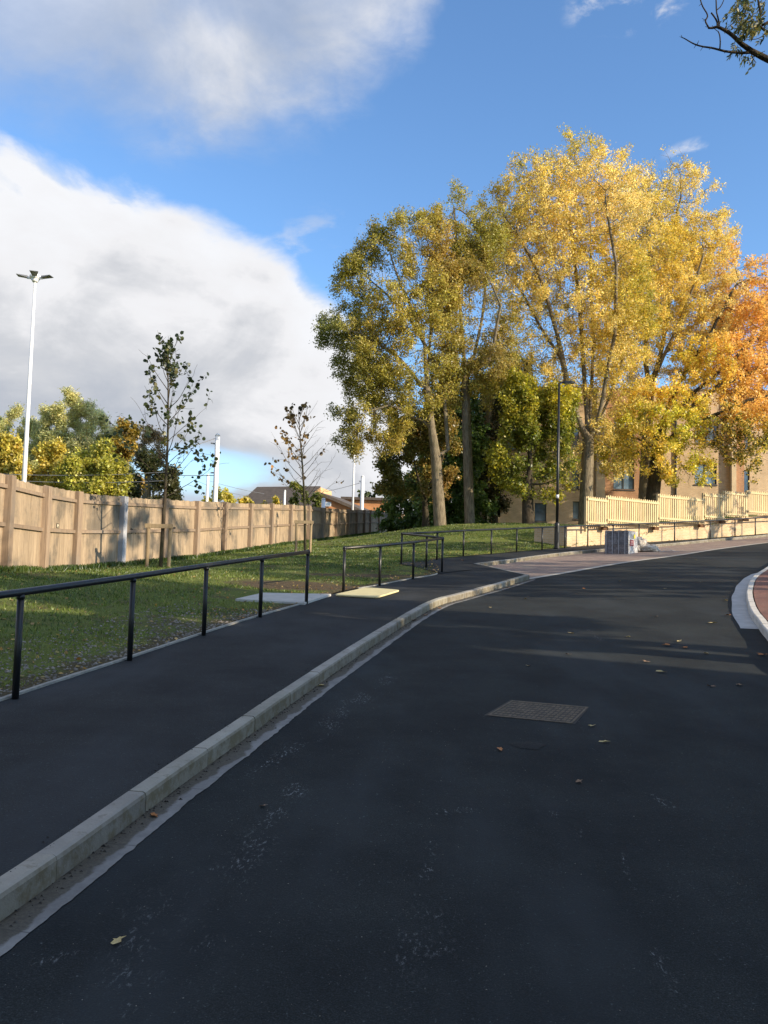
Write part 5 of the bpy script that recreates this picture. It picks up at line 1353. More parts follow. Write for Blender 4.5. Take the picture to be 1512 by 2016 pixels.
# ------------------------------------------------------------------ big ash to the right, its boughs reach into view at the top
ab = np.array([8.3, 7.6, 0.0]); ab[2] = float(zroad(ab[0], ab[1]))+KH-.1
ash = empty('ash_tree', ab); tag(ash, 'ash with a thin dark bough and long green leaflets reaching into the upper right corner', 'tree')
dB = 8.0
def q_(px, py, dd=0): return at(px, py, dB+dd)
m = MB(); g = np.random.default_rng(77)
crown0 = ab+np.array([0, 0, 4.0])
m.tube([ab, ab+U3*.3, ab+U3*2, crown0, ab+U3*6.5+np.array([.3, .1, 0]), ab+U3*9], [.34, .24, .21, .18, .12, .04], 12, cap=False)
LC = []
B1 = [crown0, at(2100, 420, dB-.2), q_(1800, 300), q_(1640, 185), q_(1560, 138), q_(1512, 117), q_(1494, 108), q_(1479, 100), q_(1468, 92), q_(1458, 85), q_(1447, 74), q_(1436, 65), q_(1424, 58), q_(1412, 53), q_(1403, 55), q_(1394, 55)]
m.tube(catmull(B1, .12), list(np.interp(np.linspace(0, 1, len(catmull(B1, .12))), [0, .45, .8, .93, 1], [.12, .05, .022, .014, .009])), 8, cap=True)
def br(pts, r0, r1): c = catmull([q_(*p) for p in pts], .05); m.tube(c, list(np.linspace(r0, r1, len(c))), 6); return c
br([(1480, 103), (1462, 104), (1445, 103), (1428, 101), (1416, 98), (1400, 94), (1385, 92), (1370, 88), (1358, 82), (1348, 76), (1343, 74)], .014, .004)
br([(1395, 54), (1390, 45), (1389, 40), (1393, 33), (1391, 25), (1384, 14), (1379, 0), (1374, -25)], .008, .005)
br([(1412, 53), (1412, 44), (1407, 34), (1400, 25)], .009, .007)
br([(1417, 97), (1418, 84), (1417, 70), (1414, 62)], .007, .005); br([(1415, 57), (1416, 45), (1411, 25), (1410, 5), (1409, -30)], .008, .005)
br([(1410, 20), (1418, 14), (1425, 0), (1430, -20)], .005, .004); br([(1414, 62), (1407, 57), (1402, 50)], .004, .002)
br([(1540, 60), (1512, 62), (1500, 55), (1492, 45), (1498, 30), (1494, 10), (1490, -20)], .014, .008)
br([(1512, 62), (1500, 72), (1488, 77), (1472, 78), (1462, 80)], .005, .003); br([(1478, 104), (1482, 114), (1487, 124), (1480, 133), (1472, 140)], .004, .002)
br([(1430, 60), (1435, 52), (1446, 45), (1455, 38)], .004, .002); br([(1560, 20), (1530, 35), (1500, 50)], .02, .012)
br([(1600, 160), (1580, 90), (1560, 20), (1545, -60)], .03, .02)
for (a_, b_) in (((1343, 74), (1338, 72)), ((1343, 74), (1341, 69)), ((1372, 88), (1376, 80)), ((1370, 89), (1366, 95)), ((1384, 92), (1379, 100)), ((1439, 104), (1436, 108)), ((1428, 101), (1426, 105)), ((1389, 40), (1382, 36)), ((1391, 36), (1384, 42)), ((1394, 54), (1388, 52)), ((1430, 62), (1432, 67)), ((1443, 70), (1443, 76)), ((1380, 8), (1376, 12)), ((1456, 86), (1458, 92)), ((1400, 94), (1396, 98))):
    m.tube([q_(*a_), q_(*b_)], [.004, .002], 4)
# hanging compound leaves: leaf stalk plus pointed leaflets
def leaflet(mm, base, d, ln, w, nrm, col):
    k = len(mm.v); s = np.cross(d, nrm); s /= np.linalg.norm(s)+1e-9
    for (u, v) in ((0, 0), (.25, .42), (.6, .5), (1, 0), (.6, -.5), (.25, -.42)): mm.v.append(tuple(base+d*ln*u+s*w*v+nrm*ln*.03*abs(v))); mm.c.append(tuple(col))
    mm.f.append(tuple(range(k, k+6)))
lm = MB(); PAL = np.array([(.05, .075, .028), (.11, .125, .035), (.26, .22, .06)])
def compound(mm, mt, p, d, n=4, ln=.05):
    d = d/np.linalg.norm(d); L0 = ln*n*.62; q = p+d*L0; mt.tube([p, q], [.0022, .001], 3, cap=False)
    sd_ = np.cross(d, g.normal(size=3)); sd_ /= np.linalg.norm(sd_)
    for i in range(n):
        for s in (-1, 1):
            f = (i+.6)/n; dd = d*.75+sd_*s*.65+g.normal(size=3)*.15; dd /= np.linalg.norm(dd); nn = g.normal(size=3); nn -= dd*np.dot(nn, dd); nn /= np.linalg.norm(nn)
            leaflet(mm, p+d*L0*f, dd, ln*(.8+.5*g.random()), ln*.34, nn, PAL[min(2, int(g.random()**1.3*3))]*(.8+.5*g.random()))
    leaflet(mm, q, d, ln*1.1, ln*.34, np.cross(d, sd_), PAL[1])
for k in range(88):
    px = g.normal(1474, 17); py = g.uniform(-12, 60)
    if px < 1442+(py*.25 if py > 0 else 0)+g.normal()*5: px = 1460+g.random()*40
    compound(lm, m, q_(px, py, g.uniform(-.25, .25)), np.array([-.45+g.normal()*.25, g.normal()*.4, -.75]), 3, .048)
for (px, py) in ((1447, 82), (1452, 88), (1458, 93), (1450, 95), (1462, 104), (1470, 106), (1475, 108), (1483, 110), (1487, 106), (1506, 100), (1500, 66), (1508, 70), (1505, 8), (1510, 20), (1432, 40), (1440, 44), (1436, 30)): compound(lm, m, q_(px, py, g.uniform(-.1, .1)), np.array([-.4+g.normal()*.3, g.normal()*.3, -.8]), 3, .045)
for (px, py, dx) in ((1487, 124, -.3), (1481, 132, -.8), (1474, 140, -.5)): leaflet(lm, q_(px, py), np.array([dx, 0, -.6])/math.hypot(dx, .6), .055, .02, np.array([0, -1., 0]), PAL[0])
# the rest of the crown, out of view to the right
gg = np.random.default_rng(5); cc = crown0+np.array([1.2, -.6, 1.6]); 
for k in range(26):
    d = gg.normal(size=3); d[2] = abs(d[2])*.8; d /= np.linalg.norm(d)
    if d[0] < -.2 and d[1] > -.2: d[0] = abs(d[0])
    e = crown0+U3*gg.uniform(-.5, 3)+d*gg.uniform(2, 3.2); md = (crown0+U3*gg.uniform(0, 2)+e)/2+gg.normal(size=3)*.2; m.tube([crown0+U3*gg.uniform(-.4, 2.5), md, e], [.07, .04, .012], 5, cap=False)
    LC += [e+gg.normal(size=3)*.45 for _ in range(95)]+[md+gg.normal(size=3)*.5 for _ in range(40)]
m.build('trunk', M_BARKD, ash, smooth=True)
LC = np.array(LC); rx = (LC[:, 0])/(LC[:, 1]+1e-6); LC = LC[(rx > .56) | (LC[:, 1] < 1)]
V, Cc = leaf_cloud(LC, .17, .4, palette(LC, [(.05, .08, .025), (.12, .13, .035), (.24, .2, .05)], 1, 3, gg), gg)
hx = mesh_quads('crown', V, Cc, M_LEAF, ash)
lm.build('leaves', M_LEAF, ash)

# unseen trees to the right, plus a house and rear trees added for shade
SL = {103: 'dense tree just beyond the added, unseen brick house', 104: 'slender tree beyond the dense one, right of the red paving', 120: 'tall thin crowned tree nearest the red block paving', 105: 'small sparse tree beyond the red block paving', 109: 'tree set back far right of the red paving', 122: 'tall sparse tree to the right of the far road bend', 110: 'sparse tree set far back on the right', 108: 'thin tree to the right of the picket fence end', 130: 'unseen tree added behind the viewpoint to deepen the shade, in line with the kerb', 131: 'unseen tree added behind the viewpoint to deepen the shade, in the middle of the road side', 132: 'unseen tree added behind the viewpoint to deepen the shade, on the grass side'}
def sidetree(x, y, h, r, n, seed, vz=.36, att=900):
    z = float(zroad(min(x, 40), y)); b = np.array([x, y, z-.1]); c0 = np.array([x, y, z+h*(.96-vz)])
    el_ = [(c0, (r, r, h*vz)), (c0+np.array([r*.4, -r*.3, h*.12]), (r*.7, r*.7, h*.27)), (c0+np.array([-r*.4, r*.4, -h*.08]), (r*.7, r*.7, h*.22))]
    return tree('unseen_tree', SL.get(seed, 'autumn tree out of view'), 'tree', b, [b, b+U3*h*.25], el_, att, .55, seed, .25, n, .24, OLIVE, 'roadside trees out of view', aspect=.6, gap=-.45, shell=.1, patch=.5)
SIDE = [(15.5, 4.2, 11.5, 2.6, 18000, 103, .26), (18, 11, 12, 2.4, 4500, 104), (15.5, 14, 15, 2.8, 2600, 120, .26), (17.5, 18.5, 11, 2.4, 2600, 105), (23, 12, 14, 3.2, 4500, 109), (30, 20, 15, 3.4, 3000, 110), (26, 35, 12, 2.4, 1000, 108), (-3, -12, 15, 5, 16000, 130), (6, -14, 16, 5, 16000, 131), (-11, -8, 14, 4.5, 14000, 132)]  # last three stand behind the camera, added to block sky light
for k_, s_ in enumerate(SIDE): sidetree(*s_)
hb = np.array([14.0, -16.0, float(zroad(14, 0))]); sh = empty('brick_house', hb); tag(sh, 'unseen brick house added on the right to shade the near road', 'house')  # unseen block, added to keep sun off the near road
m = MB(); z0_, z1_ = hb[2]-.3, hb[2]+8.8
for (a_, b_, n_) in (((14, -16), (14, 1.2), (-1, 0)), ((14, 1.2), (19, 1.2), (0, 1)), ((19, 1.2), (19, -16), (1, 0)), ((19, -16), (14, -16), (0, -1))): uvbox_wall(m, a_, b_, z0_, z1_, .25, n_)
m.build('wall', M_BUFF, sh); m = MB(); z = z1_
m.add([(13.6, -16.4, z), (19.4, -16.4, z), (19.4, 1.6, z), (13.6, 1.6, z), (16.5, -14, z+1.8), (16.5, -1.0, z+1.8)], [(0, 3, 2, 1), (0, 1, 4), (1, 2, 5, 4), (2, 3, 5), (3, 0, 4, 5)]); m.build('roof', M_ROOF, sh)
for y_ in (-12, -6, -1):
    m = MB(); m.box((13.93, y_-.6, z0_+4.6), (13.997, y_+.6, z0_+6.0)); w_ = m.build('window', M_FRAME, sh); m = MB(); m.box((13.91, y_-.5, z0_+4.7), (13.928, y_+.5, z0_+5.9)); m.build('pane', M_GLASS, w_)
# ------------------------------------------------------------------ brick building on the right
FA = at(948, 1031, 57.0); FBp = at(1600, 1010, 56.0)
bz0 = FA[2]-.8; btop = at(1431, 767, 56.3)[2]
fu = (FBp-FA)[:2]; FL = np.linalg.norm(fu); fu /= FL; fn = np.array([fu[1], -fu[0]])   # towards the camera
bld = empty('brick_building', (FA[0], FA[1], bz0)); tag(bld, 'three storey buff brick building with tall windows behind the golden trees', 'building')
def fpos(px, py):
    r = ray(px, py); s = np.dot(FA[:2]-CAM[:2], fn)/np.dot(r[:2], fn); p = CAM+r*s; return np.dot(p[:2]-FA[:2], fu), p[2]
def fp(u): return FA[:2]+fu*u
wins = [(1127, 918, 1140, 962), (1128, 987, 1141, 1022), (1053, 990, 1076, 1026), (1208, 905, 1249, 963), (1209, 825, 1250, 875), (1368, 910, 1411, 953), (1368, 818, 1415, 872), (1465, 925, 1476, 970), (1465, 850, 1476, 884), (1127, 842, 1140, 885), (1262, 900, 1290, 960), (985, 918, 1010, 962), (1000, 840, 1030, 885), (1520, 850, 1533, 965)]
Wn = []
for (x0, y0, x1, y1) in wins:
    u0, zt = fpos(x0, y0); u1, _ = fpos(x1, y0); _, zb = fpos(x0, y1); Wn.append((u0, u1, zb, zt))
rec = fpos(964, 905), fpos(985, 1018); Wr = (rec[0][0], rec[1][0], rec[1][1], rec[0][1]); holes = Wn+[Wr]
us = sorted(set([-0.0, FL]+[h[0] for h in holes]+[h[1] for h in holes])); zs_ = sorted(set([bz0, btop]+[h[2] for h in holes]+[h[3] for h in holes]))
def inhole(u, z): return any(h[0]-1e-6 < u < h[1]+1e-6 and h[2]-1e-6 < z < h[3]+1e-6 for h in holes)
LITRET = [(1172, 1189), (1437, 1446), (960, 963.5)]; ORS = [(1189, 1262), (1446, 1465)]  # first list: paler strips standing in for sunlit return faces
def ob(u): 
    for a, b in ORS:
        ua, ub = fpos(a, 950)[0], fpos(b, 950)[0]
        if ua <= u <= ub: return True
    return False
for a, b in ORS: us += [fpos(a, 950)[0], fpos(b, 950)[0]]
us = sorted(set(us))
wm = MB(); wo_ = MB()
for i in range(len(us)-1):
    for j in range(len(zs_)-1):
        if inhole((us[i]+us[i+1])/2, (zs_[j]+zs_[j+1])/2): continue
        t_m = wo_ if ob((us[i]+us[i+1])/2) else wm; k = len(t_m.v)
        for (u, z) in ((us[i], zs_[j]), (us[i+1], zs_[j]), (us[i+1], zs_[j+1]), (us[i], zs_[j+1])): q = fp(u); t_m.v.append((q[0], q[1], z)); t_m.uv.append((u, z))
        t_m.f.append((k, k+1, k+2, k+3))
for h in holes:   # reveals
    dpt = .22
    for (a, b) in (((h[0], h[2]), (h[0], h[3])), ((h[0], h[3]), (h[1], h[3])), ((h[1], h[3]), (h[1], h[2])), ((h[1], h[2]), (h[0], h[2]))):
        k = len(wm.v)
        for (u, z, q) in ((a[0], a[1], 0), (b[0], b[1], 0), (b[0], b[1], dpt), (a[0], a[1], dpt)): w = fp(u)-fn*q; wm.v.append((w[0], w[1], z)); wm.uv.append((u+q, z+q))
        wm.f.append((k, k+1, k+2, k+3))
# sides, roof
dep = 14
for (u) in (0, FL):
    k = len(wm.v)
    for (q, z) in ((0, bz0), (dep, bz0), (dep, btop), (0, btop)): w = fp(u)-fn*q; wm.v.append((w[0], w[1], z)); wm.uv.append((q, z))
    wm.f.append((k, k+1, k+2, k+3))
wm.build('wall', M_BUFF, bld); 
for q_i, (a_, b_) in enumerate(ORS):
    ua_, ub_ = fpos(a_, 950)[0], fpos(b_, 950)[0]; mo_ = MB()
    for f_ in wo_.f:
        cu_ = np.mean([wo_.uv[i][0] for i in f_])
        if ua_ <= cu_ <= ub_: k = len(mo_.v); mo_.v += [wo_.v[i] for i in f_]; mo_.uv += [wo_.uv[i] for i in f_]; mo_.f.append((k, k+1, k+2, k+3))
    mo_.build('orange_wall', M_ORBR, bld)
m = MB(); m.obox((FA[0], FA[1], 0), (*fu, 0), (*fn, 0), (0, 0, 1), (-.05, -dep, btop), (FL, .06, btop+.10)); m.build('coping', simple('grey coping', (.16, .16, .17), .6, .1, 3, .1), bld)
for a, b in LITRET:
    ua, ub = fpos(a, 950)[0], fpos(b, 950)[0]; m = MB(); uvbox_wall(m, fp(ua)+fn*.35, fp(ub)+fn*.35, bz0, btop-.02, .348, fn); m.build('lit_return_strip', M_BUFFLIT, bld)  # projecting strips coloured paler to read as sunlit returns
for (u0, u1, zb, zt) in Wn:
    f = .05; m = MB(); O = (FA[0], FA[1], 0)
    args = ((*fu, 0), (*fn, 0), (0, 0, 1))
    for (lo, hi) in (((u0, -.20, zb), (u0+f, -.10, zt)), ((u1-f, -.20, zb), (u1, -.10, zt)), ((u0+f, -.20, zb), (u1-f, -.10, zb+f)), ((u0+f, -.20, zt-f), (u1-f, -.10, zt))): m.obox(O, *args, lo, hi)
    if u1-u0 > 1.0: um = (u0+u1)/2; m.obox(O, *args, (um-.03, -.195, zb+f), (um+.03, -.105, zt-f))
    wf = m.build('window', M_FRAME, bld); m = MB(); m.obox(O, *args, (u0+f*.5, -.17, zb+f*.5), (u1-f*.5, -.155, zt-f*.5)); m.build('pane', M_GLASS, wf)
    m = MB(); m.obox(O, *args, (u0-.05, .003, zb-.09), (u1+.05, .06, zb-.02)); m.build('sill', M_FRAME, wf)
u0, u1, zb, zt = Wr; m = MB(); m.obox((FA[0], FA[1], 0), (*fu, 0), (*fn, 0), (0, 0, 1), (u0-.1, -1.3, zb-.1), (u1+.1, -1.2, zt+.1)); m.build('dark_recess', M_DARK, bld)
ud = fpos(1330, 950)[0]; m = MB(); q = fp(ud)+fn*.08; m.tube([(q[0], q[1], bz0), (q[0], q[1], btop-.2)], .06, 8); m.build('downpipe', M_FRAME, bld, smooth=True)

# ------------------------------------------------------------------ houses beyond the fence
def house(label, px0, px1, d, py_e, py_r, ridge_dir, wallm, name='brick_house'): pass
M_WINW = simple('white window frame', (.7, .7, .7), .5, .05, 3, 0)
h1 = at(560, 1010, 100); hz = h1[2]-5
H1 = empty('brick_house', (h1[0], h1[1], hz)); tag(H1, 'house with a broad dark tiled roof and yellow brick gable, far beyond the fence', 'house')
# roof: slope facing the camera, ridge (505..632, 957), eaves lower left (480,975)->(462,1000)
A0 = at(455, 1005, 96); A1 = at(618, 1005, 93); R0 = at(506, 958.5, 104); R1 = at(631, 957, 101)
BK0 = R0+(R0-A0)*.9*np.array([1, 1, -1]); BK1 = R1+(R1-A1)*.9*np.array([1, 1, -1]); th = np.array([0, 0, .18])
m = MB(); V = [A0, A1, R1, R0, BK0, BK1]; V += [v-th for v in V]
m.add(V, [(0, 1, 2, 3), (3, 2, 5, 4), (0, 6, 7, 1), (6, 9, 8, 7), (1, 7, 8, 2), (2, 8, 11, 5), (0, 3, 9, 6), (3, 4, 10, 9)]); m.build('roof', M_ROOF, H1)
G = [at(600, 1010, 93.4), at(664, 1010, 99.5), at(664, 975, 99.8), R1-th*1.1+np.array([.0, -.2, 0]), at(600, 990, 93.6)]
m = MB(); gb = [G[0], G[1], at(663, 972, 99.6), at(631.5, 958.5, 100.5), at(603, 983, 95)]
gp_ = []
k0 = at(608, 1012, 94.2); k1 = at(631, 1012, 100.2)
def wallpoly(pts2, wm_, parent, name, depth=(0.6, 4, 0)):
    m = MB(); P = [np.array(p) for p in pts2]; dv = np.array(depth); n = len(P); Q = [p+dv for p in P]
    m.v = [tuple(p) for p in P+Q]; m.uv = [(np.linalg.norm((p-P[0])[:2]), p[2]) for p in P+Q]
    m.f = [tuple(range(n)), tuple(range(2*n-1, n-1, -1))]+[(i, (i+1) % n, n+(i+1) % n, n+i) for i in range(n)]
    o = m.build(name, wm_, parent); 
    import bmesh
    bm = bmesh.new(); bm.from_mesh(o.data); bmesh.ops.recalc_face_normals(bm, faces=bm.faces); bm.to_mesh(o.data); bm.free(); return o
wallpoly([at(612, 1016, 99), at(634, 1016, 99), at(631, 959.5, 99), at(612, 974, 99)], M_FARBR2, H1, 'gable', (1.0, 5, 0))
wallpoly([at(480, 1016, 98.5), at(611.5, 1016, 98.5), at(611.5, 992, 98.5), at(480, 992, 98.5)], M_FARBR2, H1, 'wall', (0, 1, 0))
H2 = empty('brick_house', at(680, 1020, 96)); tag(H2, 'orange brick house with a roof sloping down to the right, beyond the fence', 'house')
wallpoly([at(631.5, 1020, 96), at(702, 1020, 96), at(702, 1002, 96), at(631.5, 972, 96)], M_FARBR, H2, 'wall', (1.5, 6, 0))
m = MB(); a, b, e = at(630, 969, 95.6), at(713, 1003.5, 95.6), np.array([2.2, 9, 0]); t_ = np.array([0, 0, .35]); V = [a, b, b+e, a+e]; V += [v-t_ for v in V]
m.add(V, [(0, 1, 2, 3), (4, 7, 6, 5), (0, 4, 5, 1), (1, 5, 6, 2), (2, 6, 7, 3), (3, 7, 4, 0)]); m.build('roof', M_ROOF, H2)
m = MB(); c0, c1 = at(641, 988, 95.9), at(652, 997, 95.9); m.box((c0[0], c0[1]-.06, c1[2]), (c1[0], c0[1]-.005, c0[2])); w_ = m.build('window', M_WINW, H2)
m = MB(); m.box((c0[0]+.08, c0[1]-.075, c1[2]+.08), (c1[0]-.08, c0[1]-.062, c0[2]-.08)); m.build('pane', M_GLASS, w_)
H3 = empty('brick_house', at(730, 1020, 110)); tag(H3, 'flat roofed orange brick block beyond the fence, right of the sloping roof', 'house')
wallpoly([at(672, 1020, 112), at(765, 1020, 112), at(765, 983, 112), at(672, 982, 112)], M_FARBR, H3, 'wall', (1, 8, 0))
m = MB(); a, b = at(671, 983, 111.8), at(766, 984, 111.8); m.box((a[0], a[1]-.3, a[2]), (b[0], a[1]+9, a[2]+.35)); m.build('roof', M_ROOF, H3)

# ------------------------------------------------------------------ masts, poles and wires
def gz(p): return float(zgr(p[0], min(p[1], 88)))-1.0
mt = at(69, 553, 40); sq = .667
mp = np.array([mt[0], mt[1], gz(mt)]); mast = empty('floodlight_mast', mp); tag(mast, 'very tall white mast with three floodlights behind the timber fence at left', 'lamp post')
m = MB(); m.tube([mp, np.array([mt[0], mt[1], mt[2]])], [.134, .057], 16); m.build('column', M_WHITE, mast, smooth=True)
m = MB(); m.sphere(mt+U3*.28*sq, .40*sq, 16, 10, (1, 1, .62)); m.tube([mt-U3*.1*sq, mt+U3*.1*sq], [.16*sq, .3*sq], 14); m.build('hub', M_WHITE, mast, smooth=True)
for a in (R(188), R(-6), R(-72)):
    dv = np.array([math.cos(a), math.sin(a), 0]); sv = np.array([-dv[1], dv[0], 0]); o = mt+U3*.16*sq
    m = MB(); m.obox(o, dv, sv, U3, (.25*sq, -.06*sq, -.04*sq), (.55*sq, .06*sq, .05*sq)); arm = m.build('bracket', M_WHITE, mast)
    m = MB(); dz_ = dv*math.cos(R(-6))+U3*math.sin(R(8)); up_ = np.cross(dz_, sv)
    V = [o+(dz_*u+sv*w+up_*h)*sq for (u, w, h) in ((.5, -.16, -.06), (.5, .16, -.06), (1.25, .30, -.03), (1.25, -.30, -.03), (.5, -.16, .10), (.5, .16, .10), (1.25, .30, .02), (1.25, -.30, .02))]
    m.add(V, [(0, 3, 2, 1), (4, 5, 6, 7), (0, 1, 5, 4), (1, 2, 6, 5), (2, 3, 7, 6), (3, 0, 4, 7)]); m.build('floodlight', M_GREYST, mast, bevel=.02)
def pole(px, pyt, d, r, label, name='power_pole', group=None, taper=1.0):
    t_ = at(px, pyt, d); b = np.array([t_[0], t_[1], gz(t_)]); o = empty(name, b); tag(o, label, 'pole', group)
    m = MB(); m.tube([b, t_], [r*1.12, r*taper], 14); m.build('column', M_WHITE, o, smooth=True)
    m = MB(); m.tube([t_, t_+U3*.12], [r*taper*1.15, r*taper*.6], 14); m.build('cap', M_WHITE, o, smooth=True); return o, t_
P1, t1 = pole(428.5, 858, 45, .125, 'thick white railway mast standing over the fence between the two saplings')
P2, t2 = pole(409.5, 936, 75, .12, 'thinner white mast just left of the thick white mast')
P3, t3 = pole(561, 967, 82, .10, 'short white mast top in front of the dark roof')
P4, t4 = pole(637, 983, 78, .18, 'short stubby white post over the fence by the orange house')
P5, t5 = pole(714, 939, 80, .175, 'thick white mast over the fence right of the far lamp post')
P7, t7 = pole(762, 1000, 88, .10, 'low white post end before the dark evergreen at the fence end')
L6, t6 = pole(699, 845, 84, .10, 'thin white far lamp post with a short flat arm over the fence', 'lamp_post'); 
m = MB(); m.obox(t6, (1, 0, 0), (0, 1, 0), (0, 0, 1), (-.55, -.08, .12), (.35, .08, .19)); m.build('lamp_head', M_GREYST, L6)
for px_, pp, tt in ((0, P1, t1), (0, P5, t5)):
    m = MB(); m.tube([tt-U3*.45, tt-U3*.40+np.array([-.35, 0, 0])], .04, 6); m.tube([tt-U3*2.0, tt-U3*2.0+np.array([-.3, 0, 0])], .04, 6); m.build('insulator', M_GREYST, pp)
def wire(a, b, sag, r, label, grp=None):
    pts = [a*(1-f)+b*f-U3*sag*4*f*(1-f) for f in np.linspace(0, 1, 14)]; m = MB(); m.tube(pts, r, 5); o = m.build('overhead_wire', M_GREYST); tag(o, label, 'wire', grp)
wire(at(427, 862, 45), at(338, 888, 43), .05, .022, 'overhead wire rising to the top of the thick white mast')
wire(at(424, 936, 45), at(330, 935, 45), .02, .022, 'level wire at mid height left of the thick white mast')
wire(at(-40, 931, 42), at(330, 929, 42), .15, .014, 'upper of two thin wires crossing before the gold trees behind the fence')
wire(at(-40, 942, 42), at(330, 946, 42), .15, .014, 'lower of two thin wires crossing before the gold trees behind the fence')
wire(at(714, 949, 80), at(640, 968, 80), .05, .022, 'thin wire left of the far lamp post and its thick mast')
wire(at(410, 946, 75), at(520, 972, 85), .1, .02, 'upper thin wire sloping down right from the thinner white mast')
wire(at(428, 962, 70), at(490, 976, 75), .1, .018, 'lower thin wire sloping right from behind the thick white mast')

# ------------------------------------------------------------------ grass blades and litter on the verge
g = np.random.default_rng(3)
def verge_points(n, y0, y1, t0, t1, pw=1.0):
    s = g.random(n)*(y1-y0)+y0; i = np.clip(np.searchsorted(Ev[:, 1], s), 0, len(Ev)-1); t = t0+(t1-t0)*g.random(n)**pw
    x = Ev[i, 0]+D[i, 0]*t; y = Ev[i, 1]+D[i, 1]*t+g.random(n)*.2; return x, y, t
def inside_fence(x, y):
    fx = np.interp(y, [p[1] for p in FB], [p[0] for p in FB]); return x > fx+.03
X, Y, T_ = verge_points(210000, 4.5, 42, .05, 13, 1.0)
nz = np.array([mnoise.noise((a*.55, b*.55, 0)) for a, b in zip(X, Y)]); nz2 = np.array([mnoise.noise((a*2.1, b*2.1, 4)) for a, b in zip(X, Y)])
wornp = np.exp(-(((X-(-1.6))/2.2)**2+((Y-17.6)/1.3)**2))+.9*np.exp(-(((X-(-.4))/2.6)**2+((Y-20.5)/.8)**2))
slabc = hit(557, 1180, zr_top); onslab = (np.abs(X-slabc[0]) < 1.15) & (np.abs(Y-slabc[1]) < .95)
keep = ~onslab & inside_fence(X, Y) & (T_ > .12+.9*np.clip(nz2+.45, 0, 1)*g.random(len(X))) & (nz < .12+.30*g.random(len(X))) & (wornp < .25+.4*g.random(len(X)))
X, Y, T_ = X[keep], Y[keep], T_[keep]; dist = np.hypot(X, Y); kk_ = (dist < 48); X, Y, dist = X[kk_], Y[kk_], dist[kk_]
n = len(X); Zb = np.array([zg(a, b) for a, b in zip(X, Y)])-.01
ax_ = g.random(n)*6.28; h = .024+.038*g.random(n)**1.5; w = .005+.00045*dist; C = np.stack([X, Y, Zb], 1)
dx = np.stack([np.cos(ax_), np.sin(ax_), np.zeros(n)], 1); lean = g.normal(size=(n, 3))*.4; lean[:, 2] = 1; tipv = C+lean*h[:, None]; mid = C+lean*h[:, None]*.55
V = np.stack([C-dx*w[:, None], C+dx*w[:, None], tipv+dx*w[:, None]*.2, tipv-dx*w[:, None]*.2], 1).reshape(-1, 3)
col = palette(C, [(.045, .075, .016), (.10, .15, .028), (.17, .22, .045), (.28, .28, .08)], 1.2, 4, g, .22)
gb_ = mesh_quads('grass', V, np.repeat(col, 4, 0), M_LEAF, None); tag(gb_, 'short rough green grass of the verge before the timber fence', 'grass', kind='stuff'); print('blades', n)
# taller tufts along the foot of the fence
n = 16000; s = g.random(n)*len(FB[:18]); i = np.minimum(s.astype(int), 16); f = s-i; FBa = np.array(FB); base_ = FBa[i]*(1-f[:, None])+FBa[i+1]*f[:, None]
base_[:, 0] += .05+np.abs(g.normal(size=n))*.14; base_[:, 2] = [zg(a, b)-.01 for a, b in base_[:, :2]]
ax_ = g.random(n)*6.28; h = (.06+.10*g.random(n)); w = .006+.0006*base_[:, 1]; dx = np.stack([np.cos(ax_), np.sin(ax_), np.zeros(n)], 1); lean = g.normal(size=(n, 3))*.35; lean[:, 2] = 1; tipv = base_+lean*h[:, None]
V = np.stack([base_-dx*w[:, None], base_+dx*w[:, None], tipv+dx*w[:, None]*.2, tipv-dx*w[:, None]*.2], 1).reshape(-1, 3)
tg = mesh_quads('tall_grass', V, np.repeat(palette(base_, [(.035, .065, .012), (.07, .12, .02), (.11, .15, .03)], 1.2, 4, g, .22), 4, 0), M_LEAF, None); tag(tg, 'taller grass tufts along the foot of the timber fence', 'grass', kind='stuff')
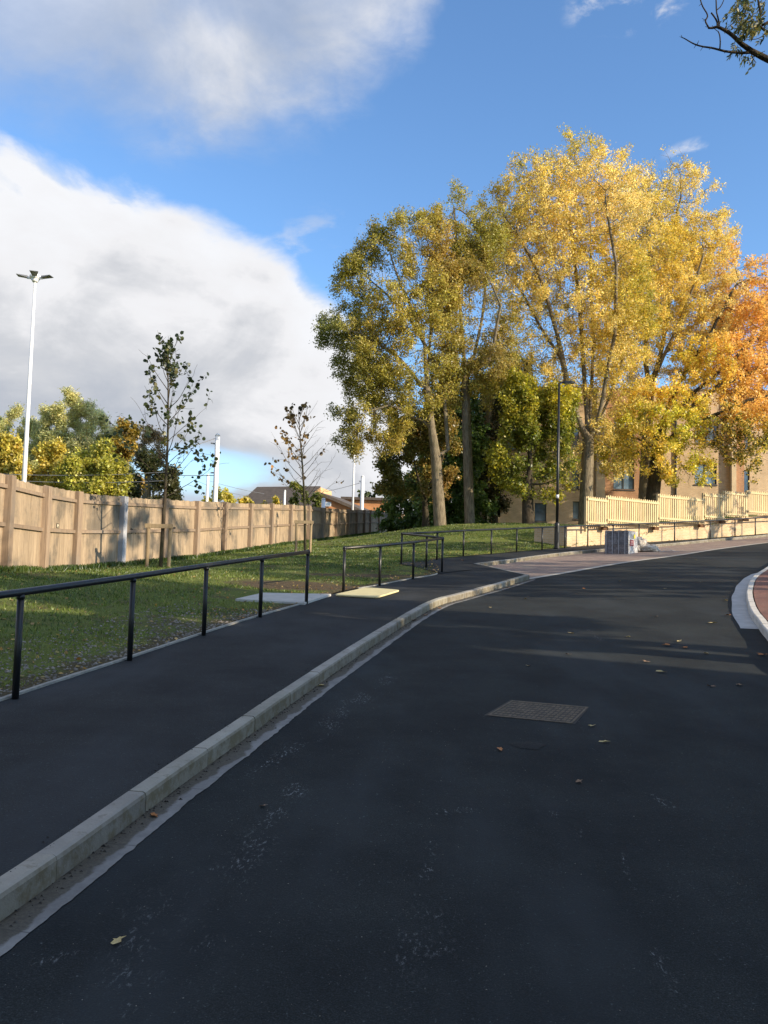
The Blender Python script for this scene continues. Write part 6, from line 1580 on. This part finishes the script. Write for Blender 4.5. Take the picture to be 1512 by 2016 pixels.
# leaf litter and stones
X, Y, T_ = verge_points(5200, 5, 45, .02, 12, 1.6); k = inside_fence(X, Y); X, Y, T_ = X[k], Y[k], T_[k]
C = np.stack([X, Y, [zg(a, b)+.015 for a, b in zip(X, Y)]], 1); col = palette(C, [(.16, .11, .06), (.34, .24, .10), (.46, .34, .12), (.40, .19, .06)], 3, 5, g, .3)
V, Cc = leaf_cloud(C, .05, .7, col, g, flat=1.5); ll = mesh_quads('leaf_litter', V, Cc, M_LEAF, None); tag(ll, 'small dry leaves littering the grass verge', 'leaf litter', kind='stuff')
m = MB(); X, Y, T_ = verge_points(2600, 5.5, 13, .03, 1.5, 1.4)
for a, b in zip(X, Y):
    r_ = .008+.016*g.random()**2; z = zg(a, b); c = (a, b, z+.003); k = len(m.v); j = g.random(6)*.5+.75; v = .10+.22*g.random()
    m.add([(a-r_*j[0], b, c[2]), (a+r_*j[1], b, c[2]), (a, b-r_*j[2], c[2]), (a, b+r_*j[3], c[2]), (a, b, c[2]+r_*.7*j[4]), (a, b, c[2]-r_)], [(4, 1, 3), (4, 3, 0), (4, 0, 2), (4, 2, 1), (5, 3, 1), (5, 0, 3), (5, 2, 0), (5, 1, 2)], (v, v*.9, v*.78))
def b_st(t, p, o): setp(t, p, col=vcol(t), rough=.9)
tag(m.build('stones', mat('stones', b_st)), 'small stones in the bare soil beside the near path edge', 'stones', kind='stuff')

# dark grit and silt crumbs along the kerb foot and scattered over the tarmac
def grit(name, n, fpt, label, lo, hi, c0, c1):
    m = MB()
    for _ in range(n):
        a, b, z = fpt(); r_ = lo+(hi-lo)*g.random()**2; j = g.random(5)*.6+.6; v = c0+(c1-c0)*g.random()
        m.add([(a-r_*j[0], b-r_*.4, z), (a+r_*j[1], b-r_*.5, z), (a+r_*.2, b+r_*j[2], z), (a, b, z+r_*.8*j[3])], [(0, 1, 3), (1, 2, 3), (2, 0, 3)], (v, v*.93, v*.82))
    tag(m.build(name, bpy.data.materials['stones']), label, 'grit', kind='stuff')
def pk():
    i = int(g.integers(len(K1f))); q = abs(g.normal())*.035+.004; p = K1f[i]-N1f[i]*q; return p[0], p[1], float(zroad(*p))+.006
grit('gutter_grit', 1500, pk, 'dark crumbs of silt and grit lying in the gutter against the kerb', .003, .013, .015, .09)
def pk2():
    y = 2.2+9*g.random()**1.4; x0 = float(np.interp(y, K1[:, 1], K1[:, 0])); x = x0+.25+abs(g.normal())*1.6; return x, y, float(zroad(x, y))+.0005
grit('road_grit', 1400, pk2, 'fine loose chippings scattered on the near road surface', .0015, .0042, .03, .30)
def pk3():
    i = int(g.integers(len(K1f))); p = K1f[i]+N1f[i]*(.105+abs(g.normal())*.03-.02*(g.random() < .3)); return p[0], p[1], float(zroad(*p))+KH+.0005
grit('tarmac_crumbs', 420, pk3, 'black tarmac crumbs along the back edge of the kerb', .003, .009, .01, .03)
